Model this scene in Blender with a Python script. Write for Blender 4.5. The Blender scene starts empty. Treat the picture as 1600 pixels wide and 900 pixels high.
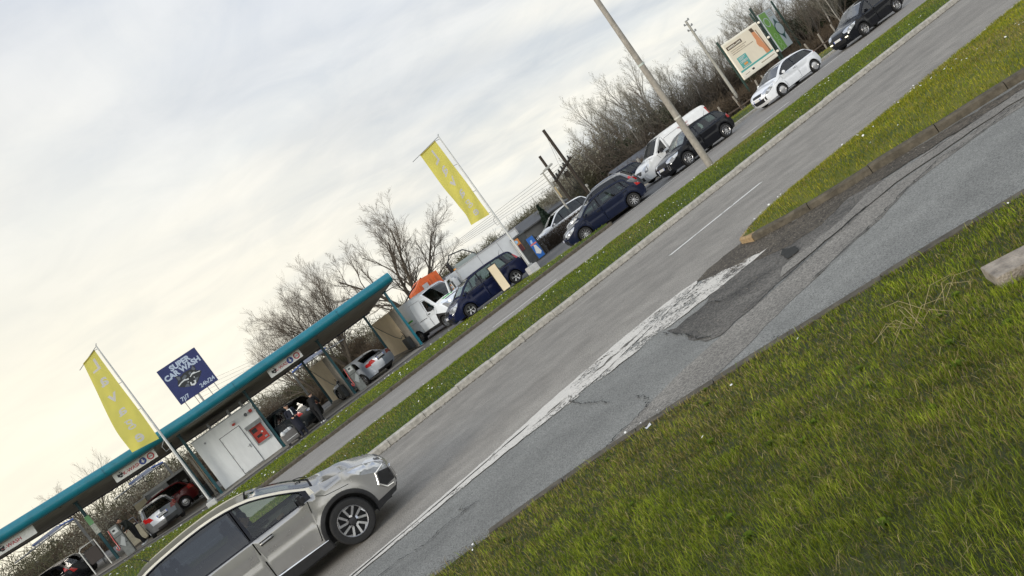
import bpy, bmesh, math, random
import numpy as np
from mathutils import Vector, Matrix, noise as mnoise
from mathutils.geometry import delaunay_2d_cdt
R = math.radians
scn = bpy.context.scene
COL = scn.collection

# ------------------------------------------------------------------ camera
cam_d = bpy.data.cameras.new('camera'); cam = bpy.data.objects.new('camera', cam_d); COL.objects.link(cam)
scn.camera = cam
ROLL, PITCH, HEAD, EYE = R(35.5), R(3.45), R(20.3), 2.4
fw = Vector((math.sin(HEAD)*math.cos(PITCH), math.cos(HEAD)*math.cos(PITCH), -math.sin(PITCH)))
r0 = Vector((math.cos(HEAD), -math.sin(HEAD), 0)); u0 = r0.cross(fw)
cx = r0*math.cos(ROLL) - u0*math.sin(ROLL); cy = r0*math.sin(ROLL) + u0*math.cos(ROLL)
m = Matrix((cx, cy, -fw)).transposed().to_4x4(); m.translation = (0, 0, EYE); cam.matrix_world = m
cam_d.sensor_width = 36; cam_d.lens = 28.125; cam_d.clip_end = 3000; cam_d.clip_start = .05

# ------------------------------------------------------------------ world
SUN_AZ, SUN_EL = R(-112), R(17)           # azimuth measured from +Y towards +X
sdir = Vector((math.sin(SUN_AZ)*math.cos(SUN_EL), math.cos(SUN_AZ)*math.cos(SUN_EL), math.sin(SUN_EL)))
w = bpy.data.worlds.new('World'); scn.world = w; w.use_nodes = True
nt = w.node_tree; nt.nodes.clear(); N = nt.nodes.new; LK = nt.links.new
def mathn(nt, op, a=None, b=None, c=None):
    n = nt.nodes.new('ShaderNodeMath'); n.operation = op
    for i, v in enumerate((a, b, c)):
        if v is None: continue
        if isinstance(v, (int, float)): n.inputs[i].default_value = v
        else: nt.links.new(v, n.inputs[i])
    return n.outputs[0]
def mixc(nt, fac, a, b, mode='MIX'):
    n = nt.nodes.new('ShaderNodeMix'); n.data_type = 'RGBA'; n.blend_type = mode
    for k, v in ((0, fac), (6, a), (7, b)):
        if isinstance(v, (int, float)): n.inputs[k].default_value = v
        elif isinstance(v, (tuple, list)): n.inputs[k].default_value = tuple(v)+((1,) if len(v) == 3 else ())
        else: nt.links.new(v, n.inputs[k])
    return n.outputs[2]
tc = N('ShaderNodeTexCoord'); sep = N('ShaderNodeSeparateXYZ'); LK(tc.outputs['Generated'], sep.inputs[0])
zz = mathn(nt, 'ADD', mathn(nt, 'MAXIMUM', sep.outputs[2], 0.0), .22)
cmb = N('ShaderNodeCombineXYZ')
LK(mathn(nt, 'DIVIDE', sep.outputs[0], zz), cmb.inputs[0]); LK(mathn(nt, 'DIVIDE', sep.outputs[1], zz), cmb.inputs[1])
mp = N('ShaderNodeMapping'); mp.inputs['Rotation'].default_value = (0, 0, R(28)); mp.inputs['Scale'].default_value = (.75, 1.7, 1)
LK(cmb.outputs[0], mp.inputs[0])
n1 = N('ShaderNodeTexNoise'); n1.inputs['Scale'].default_value = 1.15; n1.inputs['Detail'].default_value = 7; n1.inputs['Roughness'].default_value = .52; n1.inputs['Distortion'].default_value = .5
LK(mp.outputs[0], n1.inputs[0])
n2 = N('ShaderNodeTexNoise'); n2.inputs['Scale'].default_value = .55; n2.inputs['Detail'].default_value = 4; LK(mp.outputs[0], n2.inputs[0])
dt = N('ShaderNodeVectorMath'); dt.operation = 'DOT_PRODUCT'; LK(tc.outputs['Generated'], dt.inputs[0]); dt.inputs[1].default_value = (math.sin(R(-24)), math.cos(R(-24)), -.02)
glow = mathn(nt, 'POWER', mathn(nt, 'MAXIMUM', dt.outputs['Value'], 0.0), 7.0)
def ramp(nt, src, pts):
    n = nt.nodes.new('ShaderNodeValToRGB'); nt.links.new(src, n.inputs[0]); e = n.color_ramp.elements
    while len(e) < len(pts): e.new(.5)
    for i, (p, c) in enumerate(pts): e[i].position = p; e[i].color = (c if len(c) == 4 else tuple(c)+(1,))
    return n.outputs[0]
lowc = ramp(nt, sep.outputs[2], [(0, (.83, .815, .74)), (.2, (.81, .80, .75)), (.36, (.715, .74, .765)), (.58, (.60, .655, .745))])
cl = ramp(nt, n1.outputs[0], [(.34, (.80, .83, .89)), (.50, (.96, .965, .98)), (.66, (1.10, 1.085, 1.06))])
base = mixc(nt, 1.0, lowc, cl, 'MULTIPLY')
cl2 = ramp(nt, n2.outputs[0], [(.38, (.88, .92, .99)), (.62, (1.08, 1.06, 1.03))])
base = mixc(nt, 1.0, base, cl2, 'MULTIPLY')
n3 = N('ShaderNodeTexNoise'); n3.inputs['Scale'].default_value = 3.2; n3.inputs['Detail'].default_value = 8; n3.inputs['Roughness'].default_value = .6; n3.inputs['Distortion'].default_value = .8; LK(cmb.outputs[0], n3.inputs[0])
base = mixc(nt, 1.0, base, ramp(nt, n3.outputs[0], [(.36, (.92, .935, .955)), (.5, (.99, .99, .99)), (.64, (1.05, 1.04, 1.03))]), 'MULTIPLY')
base = mixc(nt, mathn(nt, 'MULTIPLY', glow, .8), base, (1.05, .97, .75))
back = mathn(nt, 'MULTIPLY_ADD', mathn(nt, 'MAXIMUM', mathn(nt, 'MULTIPLY', sep.outputs[1], -1.0), 0.0), .55, 1.0)   # sky behind the camera brightened, an added boost to light camera-facing surfaces
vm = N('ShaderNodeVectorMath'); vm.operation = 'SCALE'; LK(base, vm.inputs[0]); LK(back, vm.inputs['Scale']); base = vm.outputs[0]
sky = N('ShaderNodeTexSky'); sky.sky_type = 'NISHITA'; sky.sun_disc = False
sky.sun_elevation = SUN_EL; sky.sun_rotation = SUN_AZ
bg1 = N('ShaderNodeBackground'); LK(sky.outputs[0], bg1.inputs[0]); bg1.inputs[1].default_value = .06
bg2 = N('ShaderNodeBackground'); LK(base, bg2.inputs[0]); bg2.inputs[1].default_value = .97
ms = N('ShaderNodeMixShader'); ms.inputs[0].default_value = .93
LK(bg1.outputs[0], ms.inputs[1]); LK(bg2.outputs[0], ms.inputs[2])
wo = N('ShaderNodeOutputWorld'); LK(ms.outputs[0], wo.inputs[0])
# ------------------------------------------------------------------ sun
sd = bpy.data.lights.new('sun', 'SUN'); sd.energy = 1.9; sd.angle = R(26); sd.color = (1, .92, .8)
so = bpy.data.objects.new('sun', sd); COL.objects.link(so)
so.rotation_euler = (-sdir).to_track_quat('-Z', 'Y').to_euler()
scn.view_settings.view_transform = 'Standard'; scn.view_settings.look = 'None'
scn.view_settings.exposure = 0.28; scn.view_settings.gamma = 1; scn.view_settings.use_curve_mapping = False
scn.render.engine = 'CYCLES'
scn.cycles.max_bounces = 8; scn.cycles.transparent_max_bounces = 12

# ------------------------------------------------------------------ materials
MATS = {}
def mat(name, col, rough=.6, metal=0, nz=0, ns=8, bump=0, coat=0, spec=.5, bs=40, alpha=None, emis=0, col2=None, obj=True, streak=None):
    if name in MATS: return MATS[name]
    m = bpy.data.materials.new(name); m.use_nodes = True; t = m.node_tree; b = t.nodes['Principled BSDF']
    b.inputs['Base Color'].default_value = tuple(col)+(1,); b.inputs['Roughness'].default_value = rough; b.inputs['Metallic'].default_value = metal
    b.inputs['Specular IOR Level'].default_value = spec; b.inputs['Coat Weight'].default_value = coat; b.inputs['Coat Roughness'].default_value = .05
    c = t.nodes.new('ShaderNodeTexCoord'); src = c.outputs['Object']
    if streak:
        mm = t.nodes.new('ShaderNodeMapping'); mm.inputs['Scale'].default_value = streak; t.links.new(src, mm.inputs[0]); src = mm.outputs[0]
    if nz:
        n = t.nodes.new('ShaderNodeTexNoise'); n.inputs['Scale'].default_value = ns; n.inputs['Detail'].default_value = 6; n.inputs['Roughness'].default_value = .65
        t.links.new(src, n.inputs[0])
        c2 = col2 or tuple(x*(1-nz) for x in col); c1 = col if col2 else tuple(min(1, x*(1+nz*.6)) for x in col)
        t.links.new(ramp(t, n.outputs[0], [(.32, c2), (.66, c1)]), b.inputs['Base Color'])
        rr = mathn(t, 'MULTIPLY_ADD', n.outputs[0], -.25*min(1, nz*2), rough+.12*min(1, nz*2)); t.links.new(rr, b.inputs['Roughness'])
    if bump:
        n = t.nodes.new('ShaderNodeTexNoise'); n.inputs['Scale'].default_value = bs; n.inputs['Detail'].default_value = 5
        t.links.new(src, n.inputs[0]); bp = t.nodes.new('ShaderNodeBump'); bp.inputs['Strength'].default_value = bump; bp.inputs['Distance'].default_value = .02
        t.links.new(n.outputs[0], bp.inputs['Height']); t.links.new(bp.outputs[0], b.inputs['Normal'])
    MATS[name] = m; return m
def paint(name, col, metal=0., rough=.32, dirt=.12):
    m = mat(name, col, rough, metal, nz=dirt, ns=3.5, coat=.15 if max(col) < .1 else .5, spec=.25 if max(col) < .1 else .45); return m
def glass(name, tint=(.42, .5, .46), fac=.85, add=.02):
    if name in MATS: return MATS[name]
    m = bpy.data.materials.new(name); m.use_nodes = True; t = m.node_tree; t.nodes.clear()
    tr = t.nodes.new('ShaderNodeBsdfTransparent'); tr.inputs[0].default_value = tint+(1,)
    gl = t.nodes.new('ShaderNodeBsdfGlossy'); gl.inputs['Roughness'].default_value = .03; gl.inputs[0].default_value = (1, 1, 1, 1)
    fr = t.nodes.new('ShaderNodeFresnel'); fr.inputs[0].default_value = 1.5
    mx = t.nodes.new('ShaderNodeMixShader'); t.links.new(mathn(t, 'MULTIPLY_ADD', fr.outputs[0], fac, add), mx.inputs[0])
    t.links.new(tr.outputs[0], mx.inputs[1]); t.links.new(gl.outputs[0], mx.inputs[2])
    o = t.nodes.new('ShaderNodeOutputMaterial'); t.links.new(mx.outputs[0], o.inputs[0]); MATS[name] = m; return m
RUB = mat('tyre_rubber', (.012, .012, .012), .75, nz=.3, ns=20)
BLK = mat('black_plastic', (.014, .014, .015), .5, nz=.3, ns=12)
GLB = mat('gloss_black', (.006, .006, .008), .2, spec=.35)
CHR = mat('chrome', (.75, .75, .75), .15, 1)
ALU = mat('wheel_alloy', (.52, .52, .53), .28, .85, nz=.15, ns=20)
STL = mat('wheel_steel', (.03, .03, .032), .5, .3)
GLS = glass('car_glass'); GLD = glass('dark_glass', (.03, .035, .04), .9); GLM = glass('mid_glass', (.2, .24, .23), .9)
INT = mat('interior', (.015, .015, .016), .8)
LMP = mat('lamp_glass', (.55, .57, .6), .12, .55, nz=.22, ns=16, coat=1)
LMD = mat('lamp_inner_dark', (.05, .05, .055), .15, .4, coat=1)
RED = mat('tail_red', (.42, .012, .012), .15, coat=1)
AMB = mat('amber', (.9, .35, .03), .2, coat=1)
PLT = mat('plate_white', (.62, .62, .6), .4); PLB = mat('plate_blue', (.02, .06, .35), .4)
INK = mat('ink_black', (.01, .01, .012), .5)
WHT = mat('white_paint', (.62, .63, .62), .4, nz=.1, ns=5)
LAMPON = bpy.data.materials.new('lit_lamp'); LAMPON.use_nodes = True
_b = LAMPON.node_tree.nodes['Principled BSDF']; _b.inputs['Emission Color'].default_value = (1, .85, .55, 1); _b.inputs['Emission Strength'].default_value = 1.6

# ------------------------------------------------------------------ object helpers
def tag(o, label=None, cat=None, group=None, kind=None):
    for k, v in (('label', label), ('category', cat), ('group', group), ('kind', kind)):
        if v: o[k] = v
    return o
def empty(name, label, cat, loc=(0, 0, 0), rz=0, group=None):
    o = bpy.data.objects.new(name, None); COL.objects.link(o); o.location = loc; o.rotation_euler = (0, 0, rz); o.empty_display_size = .2
    return tag(o, label, cat, group)
class MB:
    def __init__(s): s.v = []; s.f = []; s.m = []; s.mats = []
    def mi(s, m):
        if m not in s.mats: s.mats.append(m)
        return s.mats.index(m)
    def add(s, vs, fs, m):
        k = len(s.v); s.v += [tuple(v) for v in vs]; i = s.mi(m)
        for f in fs: s.f.append(tuple(k+a for a in f)); s.m.append(i)
    def box(s, c, d, m, rot=None, bev=0):
        x, y, z = d[0]/2, d[1]/2, d[2]/2
        if bev:
            b = min(bev, x*.9, y*.9, z*.9); vs = []
            bm = bmesh.new(); bmesh.ops.create_cube(bm, size=1)
            for v in bm.verts: v.co = Vector((v.co.x*2*x, v.co.y*2*y, v.co.z*2*z))
            bmesh.ops.bevel(bm, geom=bm.edges[:], offset=b, segments=2, affect='EDGES')
            bm.verts.index_update(); vs = [v.co.copy() for v in bm.verts]; fs = [[v.index for v in f.verts] for f in bm.faces]; bm.free()
        else:
            vs = [Vector((i*x, j*y, k*z)) for i in (-1, 1) for j in (-1, 1) for k in (-1, 1)]
            fs = [(0, 1, 3, 2), (4, 6, 7, 5), (0, 4, 5, 1), (2, 3, 7, 6), (0, 2, 6, 4), (1, 5, 7, 3)]
        if rot is not None: vs = [rot @ v for v in vs]
        s.add([v+Vector(c) for v in vs], fs, m); return s
    def bb(s, a, b, m, bev=0):
        a = Vector(a); b = Vector(b); return s.box((a+b)/2, [abs(q) for q in (b-a)], m, None, bev)
    def tube(s, pts, rad, m, n=8, caps=True):
        pts = [Vector(p) for p in pts]; rad = rad if isinstance(rad, (list, tuple)) else [rad]*len(pts)
        d0 = (pts[1]-pts[0]).normalized(); a = d0.orthogonal().normalized(); vs = []; fs = []
        for i, p in enumerate(pts):
            d = (pts[min(i+1, len(pts)-1)]-pts[max(i-1, 0)]).normalized(); a = (a-d*a.dot(d)).normalized(); b = d.cross(a)
            for k in range(n):
                t = 2*math.pi*k/n; vs.append(p+(a*math.cos(t)+b*math.sin(t))*rad[i])
        for i in range(len(pts)-1):
            for k in range(n): fs.append((i*n+k, i*n+(k+1) % n, (i+1)*n+(k+1) % n, (i+1)*n+k))
        if caps: fs += [tuple(range(n-1, -1, -1)), tuple((len(pts)-1)*n+k for k in range(n))]
        s.add(vs, fs, m); return s
    def lathe(s, c, ax, prof, m, n=24):
        ax = Vector(ax).normalized(); a = ax.orthogonal().normalized(); b = ax.cross(a); vs = []; fs = []; c = Vector(c)
        for (h, r) in prof:
            for k in range(n):
                t = 2*math.pi*k/n; vs.append(c+ax*h+(a*math.cos(t)+b*math.sin(t))*r)
        for i in range(len(prof)-1):
            for k in range(n): fs.append((i*n+k, i*n+(k+1) % n, (i+1)*n+(k+1) % n, (i+1)*n+k))
        s.add(vs, fs, m); return s
    def poly(s, pts, m, th=0, nrm=None):
        pts = [Vector(p) for p in pts]; n = len(pts)
        from mathutils.geometry import tessellate_polygon
        tri = tessellate_polygon([pts])
        nn = nrm and Vector(nrm).normalized()
        if not th: s.add(pts, [tuple(t) for t in tri], m); return s
        q = [p+nn*th for p in pts]
        s.add(pts+q, [tuple(t) for t in tri]+[tuple(a+n for a in t) for t in tri]+[(i, (i+1) % n, n+(i+1) % n, n+i) for i in range(n)], m); return s
    def build(s, name, parent=None, smooth=None, loc=None, mats=None):
        me = bpy.data.meshes.new(name); me.from_pydata(s.v, [], s.f)
        for q in s.mats: me.materials.append(q)
        me.polygons.foreach_set('material_index', s.m)
        if smooth:
            me.shade_smooth(); me.set_sharp_from_angle(angle=R(smooth))
        me.update(); o = bpy.data.objects.new(name, me); COL.objects.link(o)
        if parent is not None: o.parent = parent
        if loc is not None: o.location = loc
        return o
def recalc(o):
    bm = bmesh.new(); bm.from_mesh(o.data); bmesh.ops.recalc_face_normals(bm, faces=bm.faces); bm.to_mesh(o.data); bm.free()
def npmesh(name, V, F, m, parent=None, cols=None, matidx=None):
    me = bpy.data.meshes.new(name); V = np.asarray(V, np.float32); F = np.asarray(F, np.int32)
    k = F.shape[1]; me.vertices.add(len(V)); me.vertices.foreach_set('co', V.ravel()); me.loops.add(F.size); me.loops.foreach_set('vertex_index', F.ravel())
    me.polygons.add(len(F)); me.polygons.foreach_set('loop_start', np.arange(0, F.size, k, dtype=np.int32))
    for q in (m if isinstance(m, (list, tuple)) else [m]): me.materials.append(q)
    if cols is not None:
        a = me.color_attributes.new('tint', 'FLOAT_COLOR', 'POINT'); c = np.ones((len(V), 4), np.float32); c[:, :3] = cols; a.data.foreach_set('color', c.ravel())
    me.update(calc_edges=True); me.validate(); o = bpy.data.objects.new(name, me); COL.objects.link(o)
    if parent is not None: o.parent = parent
    return o
def text(s, size, m, parent, mat4, name='lettering', bold=0, sx=1., th=.004, align='CENTER', sp=1.):
    c = bpy.data.curves.new(name, 'FONT'); c.body = s; c.size = size; c.align_x = align; c.align_y = 'CENTER'; c.offset = bold; c.extrude = th/2; c.space_character = sp; c.resolution_u = 3
    t = bpy.data.objects.new(name, c); COL.objects.link(t); dg = bpy.context.evaluated_depsgraph_get()
    me = bpy.data.meshes.new_from_object(t.evaluated_get(dg)); bpy.data.objects.remove(t)
    for v in me.vertices: v.co.x *= sx
    me.transform(mat4); me.materials.clear(); me.materials.append(m)
    o = bpy.data.objects.new(name, me); COL.objects.link(o); o.parent = parent; return o
def frame4(o, x, y):          # plane matrix: origin, x axis, y axis
    x = Vector(x).normalized(); y = Vector(y).normalized(); z = x.cross(y)
    M = Matrix((x, y, z)).transposed().to_4x4(); M.translation = Vector(o); return M
def catmull(P, n=6):
    P = [Vector(p) for p in P]; out = []
    Q = [P[0]*2-P[1]]+P+[P[-1]*2-P[-2]]
    for i in range(1, len(Q)-2):
        a, b, c, d = Q[i-1:i+3]
        for k in range(n):
            t = k/n; out.append(.5*((2*b)+(c-a)*t+(2*a-5*b+4*c-d)*t*t+(3*b-a-3*c+d)*t**3))
    return out+[P[-1]]
# ------------------------------------------------------------------ terrain heights
def smooth(t): t = max(0., min(1., t)); return t*t*(3-2*t)
def fz(x):            # forecourt level
    return .13+max(0., -2.5-x)*.075
EDGE = [(-14, 13.0), (-8, 10.9), (-4, 9.45), (-2, 8.85), (0.61, 8.16), (1.26, 7.95), (1.99, 7.68), (2.62, 7.43), (3.52, 6.9), (4.87, 6.03), (5.61, 5.55), (6.27, 5.05), (8, 3.8), (12, .8), (17, -3), (30, -13)]
def edge_y(x): return float(np.interp(x, [p[0] for p in EDGE], [p[1] for p in EDGE]))
def bank_z(x, y):
    t = edge_y(x)-y
    return .07+.78*smooth(t/8.5)+.02*mnoise.noise(Vector((x*1.3, y*1.3, 0)))*min(1, t)
def asphalt(name, col, spk=.35, big=.12, seed=0, tracks=False, bs=220):
    m = bpy.data.materials.new(name); m.use_nodes = True; t = m.node_tree; b = t.nodes['Principled BSDF']
    c = t.nodes.new('ShaderNodeTexCoord'); mp = t.nodes.new('ShaderNodeMapping'); mp.inputs['Location'].default_value = (seed, seed, 0); t.links.new(c.outputs['Object'], mp.inputs[0])
    mp2 = t.nodes.new('ShaderNodeMapping'); mp2.inputs['Scale'].default_value = (.09, .6, 1); mp2.inputs['Location'].default_value = (seed*3, 1, 0); t.links.new(c.outputs['Object'], mp2.inputs[0])
    def nz(v, s, d=4, r=.6):
        n = t.nodes.new('ShaderNodeTexNoise'); n.inputs['Scale'].default_value = s; n.inputs['Detail'].default_value = d; n.inputs['Roughness'].default_value = r; t.links.new(v, n.inputs[0]); return n.outputs[0]
    fine = nz(mp.outputs[0], bs/4, 3, .7); mid = nz(mp.outputs[0], 1.6, 7, .68); lane = nz(mp2.outputs[0], 1.0, 3, .5)
    vo = t.nodes.new('ShaderNodeTexVoronoi'); vo.inputs['Scale'].default_value = 75; t.links.new(mp.outputs[0], vo.inputs[0])
    sp = ramp(t, fine, [(.36, (1-spk,)*3), (.5, (1, 1, 1)), (.66, (1+spk,)*3)])
    st = ramp(t, vo.outputs['Color'], [(.08, (.55,)*3), (.2, (1, 1, 1)), (.9, (1, 1, 1)), (.97, (1.5, 1.45, 1.4))])
    b1 = ramp(t, mid, [(.3, tuple(x*(1-big) for x in col)), (.7, tuple(x*(1+big) for x in col))])
    b2 = ramp(t, lane, [(.3, (1-big*1.1,)*3), (.7, (1+big*.9,)*3)])
    cc = mixc(t, 1., mixc(t, 1., mixc(t, 1., b1, b2, 'MULTIPLY'), sp, 'MULTIPLY'), st, 'MULTIPLY')
    t.links.new(cc, b.inputs['Base Color']); b.inputs['Roughness'].default_value = .82; b.inputs['Specular IOR Level'].default_value = .35
    bp = t.nodes.new('ShaderNodeBump'); bp.inputs['Strength'].default_value = .55; bp.inputs['Distance'].default_value = .006; t.links.new(fine, bp.inputs['Height']); t.links.new(bp.outputs[0], b.inputs['Normal'])
    MATS[name] = m; return m
ASP = asphalt('asphalt_warm', (.268, .247, .212), big=.19, spk=.42); ASF = asphalt('asphalt_far', (.275, .255, .225), seed=7)
ASB = asphalt('asphalt_blue', (.212, .210, .190), seed=3, spk=.42, big=.16); ASR = asphalt('asphalt_rough', (.21, .195, .168), spk=.5, seed=11, bs=160, big=.16)
ASD = asphalt('asphalt_dark', (.15, .138, .118), spk=.6, seed=5, big=.42, bs=150); DRT = asphalt('road_dirt', (.085, .07, .05), spk=.75, seed=9, bs=110, big=.35)
CON = asphalt('forecourt_concrete', (.14, .135, .125), spk=.2, seed=13, big=.25, bs=60)
CONL = asphalt('forecourt_slab', (.36, .34, .30), spk=.2, seed=15, big=.25, bs=60)
CRK = mat('crack_black', (.018, .018, .014), .9, nz=.5, ns=30)
KRB = mat('kerb_stone', (.44, .415, .36), .85, nz=.35, ns=9, bump=.5, bs=60); KRD = mat('kerb_dark', (.10, .085, .06), .9, nz=.45, ns=7, bump=.6, bs=50)
KRO = mat('kerb_ochre', (.36, .25, .13), .9, nz=.3, ns=12, bump=.5, bs=60)
SOIL = mat('soil', (.06, .065, .02), .95, nz=.5, ns=2.5, bump=.8, bs=30, col2=(.03, .03, .012))
TURF = mat('turf_base', (.055, .09, .01), .95, nz=.5, ns=1.6, bump=1., bs=45, col2=(.035, .06, .01))
TURY = mat('turf_yellow', (.17, .165, .022), .95, nz=.5, ns=1.3, bump=1., bs=45, col2=(.06, .085, .014))
SCR = mat('scrub_ground', (.05, .04, .022), .95, nz=.5, ns=.6, bump=1., bs=8, col2=(.03, .03, .015))
def worn(name, col, sc=9, lo=.42, hi=.5, stretch=(1, 1, 1)):
    m = bpy.data.materials.new(name); m.use_nodes = True; t = m.node_tree; b = t.nodes['Principled BSDF']; b.inputs['Base Color'].default_value = tuple(col)+(1,); b.inputs['Roughness'].default_value = .75
    c = t.nodes.new('ShaderNodeTexCoord'); mp = t.nodes.new('ShaderNodeMapping'); mp.inputs['Scale'].default_value = stretch; t.links.new(c.outputs['Object'], mp.inputs[0])
    n = t.nodes.new('ShaderNodeTexNoise'); n.inputs['Scale'].default_value = sc; n.inputs['Detail'].default_value = 9; n.inputs['Roughness'].default_value = .78; t.links.new(mp.outputs[0], n.inputs[0])
    n0 = t.nodes.new('ShaderNodeTexNoise'); n0.inputs['Scale'].default_value = 1.7; n0.inputs['Detail'].default_value = 3; t.links.new(c.outputs['Object'], n0.inputs[0])
    f = ramp(t, mathn(t, 'MULTIPLY_ADD', mathn(t, 'SUBTRACT', n0.outputs[0], .5), .7, n.outputs[0]), [(lo, (0, 0, 0)), (hi, (1, 1, 1))]); t.links.new(f, b.inputs['Alpha'])
    n2 = t.nodes.new('ShaderNodeTexNoise'); n2.inputs['Scale'].default_value = 30; t.links.new(c.outputs['Object'], n2.inputs[0])
    t.links.new(ramp(t, n2.outputs[0], [(.3, tuple(x*.8 for x in col)), (.7, col)]), b.inputs['Base Color']); MATS[name] = m; return m
LINE = worn('road_paint', (.74, .72, .66), 7, .36, .42); LINW = worn('worn_road_paint', (.72, .68, .60), 22, .37, .44)
LING = worn('paint_dirt', (.10, .09, .07), 4, .50, .60, (.5, 2, 1))
def sheet(name, pts, z, m, sub=None):
    mb = MB(); mb.poly([(x, y, z) for x, y in pts], m); o = mb.build(name); o['kind'] = 'structure'; return o
def rough_poly(pts, amp=.05, step=.15, seed=0):
    rnd = random.Random(seed); out = []
    for i in range(len(pts)):
        a = Vector(pts[i]); b = Vector(pts[(i+1) % len(pts)]); n = max(1, int((b-a).length/step))
        for k in range(n):
            p = a.lerp(b, k/n); out.append((p.x+rnd.uniform(-amp, amp), p.y+rnd.uniform(-amp, amp)))
    return out
def ribbon(name, pts, z, wd, m, seed=0, jit=.03):
    rnd = random.Random(seed); P = catmull([(x, y, z) for x, y in pts], 8); mb = MB(); vs = []
    for i, p in enumerate(P):
        d = (P[min(i+1, len(P)-1)]-P[max(0, i-1)]); n = Vector((-d.y, d.x, 0)).normalized(); p = p+n*rnd.uniform(-jit, jit)
        ww = wd*rnd.uniform(.35, 1.4)*(.3 if i in (0, len(P)-1) else 1); vs += [p+n*ww, p-n*ww]
    mb.add(vs, [(2*i, 2*i+1, 2*i+3, 2*i+2) for i in range(len(P)-1)], m); o = mb.build(name); o['kind'] = 'structure'; return o
# ground to horizon
sheet('ground', [(-900, -300), (1200, -300), (1200, 1400), (-900, 1400)], -.75, SCR)
sheet('main_road', [(-120, 9.0), (260, 9.0), (260, 18.45), (-120, 18.45)], 0, ASP)
sheet('slip_road', [(-60, 3), (-20, 3), (-2, 3), (3, 2), (30, -22), (60, -22), (60, -4), (30, 3), (16, 5.0), (12, 7.4), (10.4, 9.2), (8.3, 10.9), (6.7, 11.02), (5.14, 11.05), (3.66, 10.9), (2.13, 10.7), (.42, 10.62), (-3, 10.9), (-8, 11.1), (-60, 11.2)], .004, ASB)
sheet('far_road', [(-120, 23.0), (300, 23.0), (300, 36.5), (24, 36.5), (17.6, 36.5), (17.6, 31.05), (-120, 31.05)], 0, ASF)
sheet('side_entrance', [(11, 31.0), (24.5, 31.0), (24.5, 48), (11, 48)], .012, asphalt('asphalt_entrance', (.17, .165, .155), seed=21, big=.2))
band = [(30, -7.2), (16, 2.2), (12.6, 5.2), (9.83, 7.3), (8.87, 7.36), (8.36, 7.66), (7.69, 7.94), (6.97, 7.93), (5.8, 7.95), (4.52, 7.93), (4.04, 7.92), (3.39, 7.82), (2.91, 7.72), (2.32, 7.64), (2.0, 7.62), (2.92, 7.19), (3.37, 6.99), (4.09, 7.05), (5.14, 7.2), (6.45, 7.28), (6.94, 7.26), (7.67, 7.42), (8.26, 7.3), (8.98, 7.1), (9.44, 6.7), (12.2, 4.3), (16, 1.2), (30, -8.4)]
sheet('repair_strip', rough_poly(band, .022, .2, 1), .008, ASR)
patch = [(5.07, 9.75), (5.18, 9.6), (5.66, 9.51), (6.1, 9.86), (6.73, 10.9), (7.64, 11.0), (8.02, 10.74), (7.85, 9.6), (8.12, 9.19), (8.63, 8.69), (8.25, 8.21), (7.71, 8.3), (7.14, 8.13), (5.96, 7.98), (5.39, 7.97), (4.63, 7.99), (4.67, 8.38), (4.89, 9.06)]
sheet('old_patch', rough_poly(patch, .05, .16, 2), .0115, ASD)
dirt = [(8.25, 11.01), (7.94, 9.81), (8.38, 9.74), (8.48, 9.27), (9.12, 8.85), (9.58, 8.21), (10.13, 7.7), (11.6, 6.7), (13.5, 5.3), (13.3, 5.1), (11.4, 6.3), (9.9, 7.45), (9.47, 7.68), (9.08, 7.94), (8.65, 8.28), (8.35, 8.64), (8.13, 8.82), (7.59, 8.72), (7.3, 8.74), (6.97, 8.96), (6.85, 9.31), (6.8, 9.61), (6.71, 9.8), (6.62, 10.25), (6.7, 11.05), (7.18, 11.15), (7.64, 11.13), (7.92, 11.08)]
sheet('kerb_side_dirt', rough_poly(dirt, .06, .14, 3), .0155, DRT)
sheet('worn_patch', rough_poly([(8.52, 8.30), (8.73, 8.05), (9.36, 7.7), (10.13, 7.2), (9.77, 7.0), (8.93, 7.45), (8.36, 7.75), (8.04, 7.9), (7.0, 8.0), (5.9, 8.05), (6.2, 8.35), (7.4, 8.25), (8.0, 8.4)], .04, .15, 4), .0195, ASR)
wl = [(-14, 12.15), (-8, 11.35), (-3, 10.83), (-.4, 10.72), (.48, 10.75), (2.13, 10.85), (3.66, 11.12), (5.14, 11.25), (6.1, 11.22), (6.5, 11.12), (6.72, 11.0), (6.66, 10.86), (6.25, 10.77), (5.88, 10.71), (5.42, 10.57), (5.5, 10.22), (6.06, 9.94), (6.64, 9.80), (7.05, 9.80), (7.12, 9.66), (6.56, 9.62), (6.08, 9.7), (5.28, 9.88), (4.45, 10.02), (3.47, 10.2), (2.48, 10.38), (1.43, 10.45), (0.42, 10.48), (-.4, 10.5), (-3, 10.6), (-8, 11.1), (-14, 11.9)]
sheet('painted_taper', rough_poly([p for p in wl if p[0] < 5.45 or p[1] > 10.5][:0]+[(-14, 12.15), (-8, 11.35), (-3, 10.83), (-.4, 10.72), (.48, 10.75), (2.13, 10.85), (3.66, 11.12), (5.14, 11.25), (6.1, 11.22), (6.5, 11.12), (6.72, 11.0), (6.60, 10.84), (6.2, 10.74), (5.6, 10.62), (4.9, 10.45), (4.2, 10.30), (3.3, 10.26), (2.48, 10.38), (1.43, 10.45), (0.42, 10.48), (-.4, 10.5), (-3, 10.6), (-8, 11.1), (-14, 11.9)], .02, .1, 31), .0175, LINW)
sheet('flaking_paint', rough_poly([(6.60, 10.80), (6.72, 10.5), (6.85, 10.1), (7.12, 9.66), (6.56, 9.62), (6.08, 9.7), (5.28, 9.88), (4.45, 10.02), (3.4, 10.23), (4.2, 10.27), (4.9, 10.42), (5.6, 10.60), (6.2, 10.72)], .03, .1, 32), .0178, worn('flaking_road_paint', (.70, .66, .58), 22, .46, .52))
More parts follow.
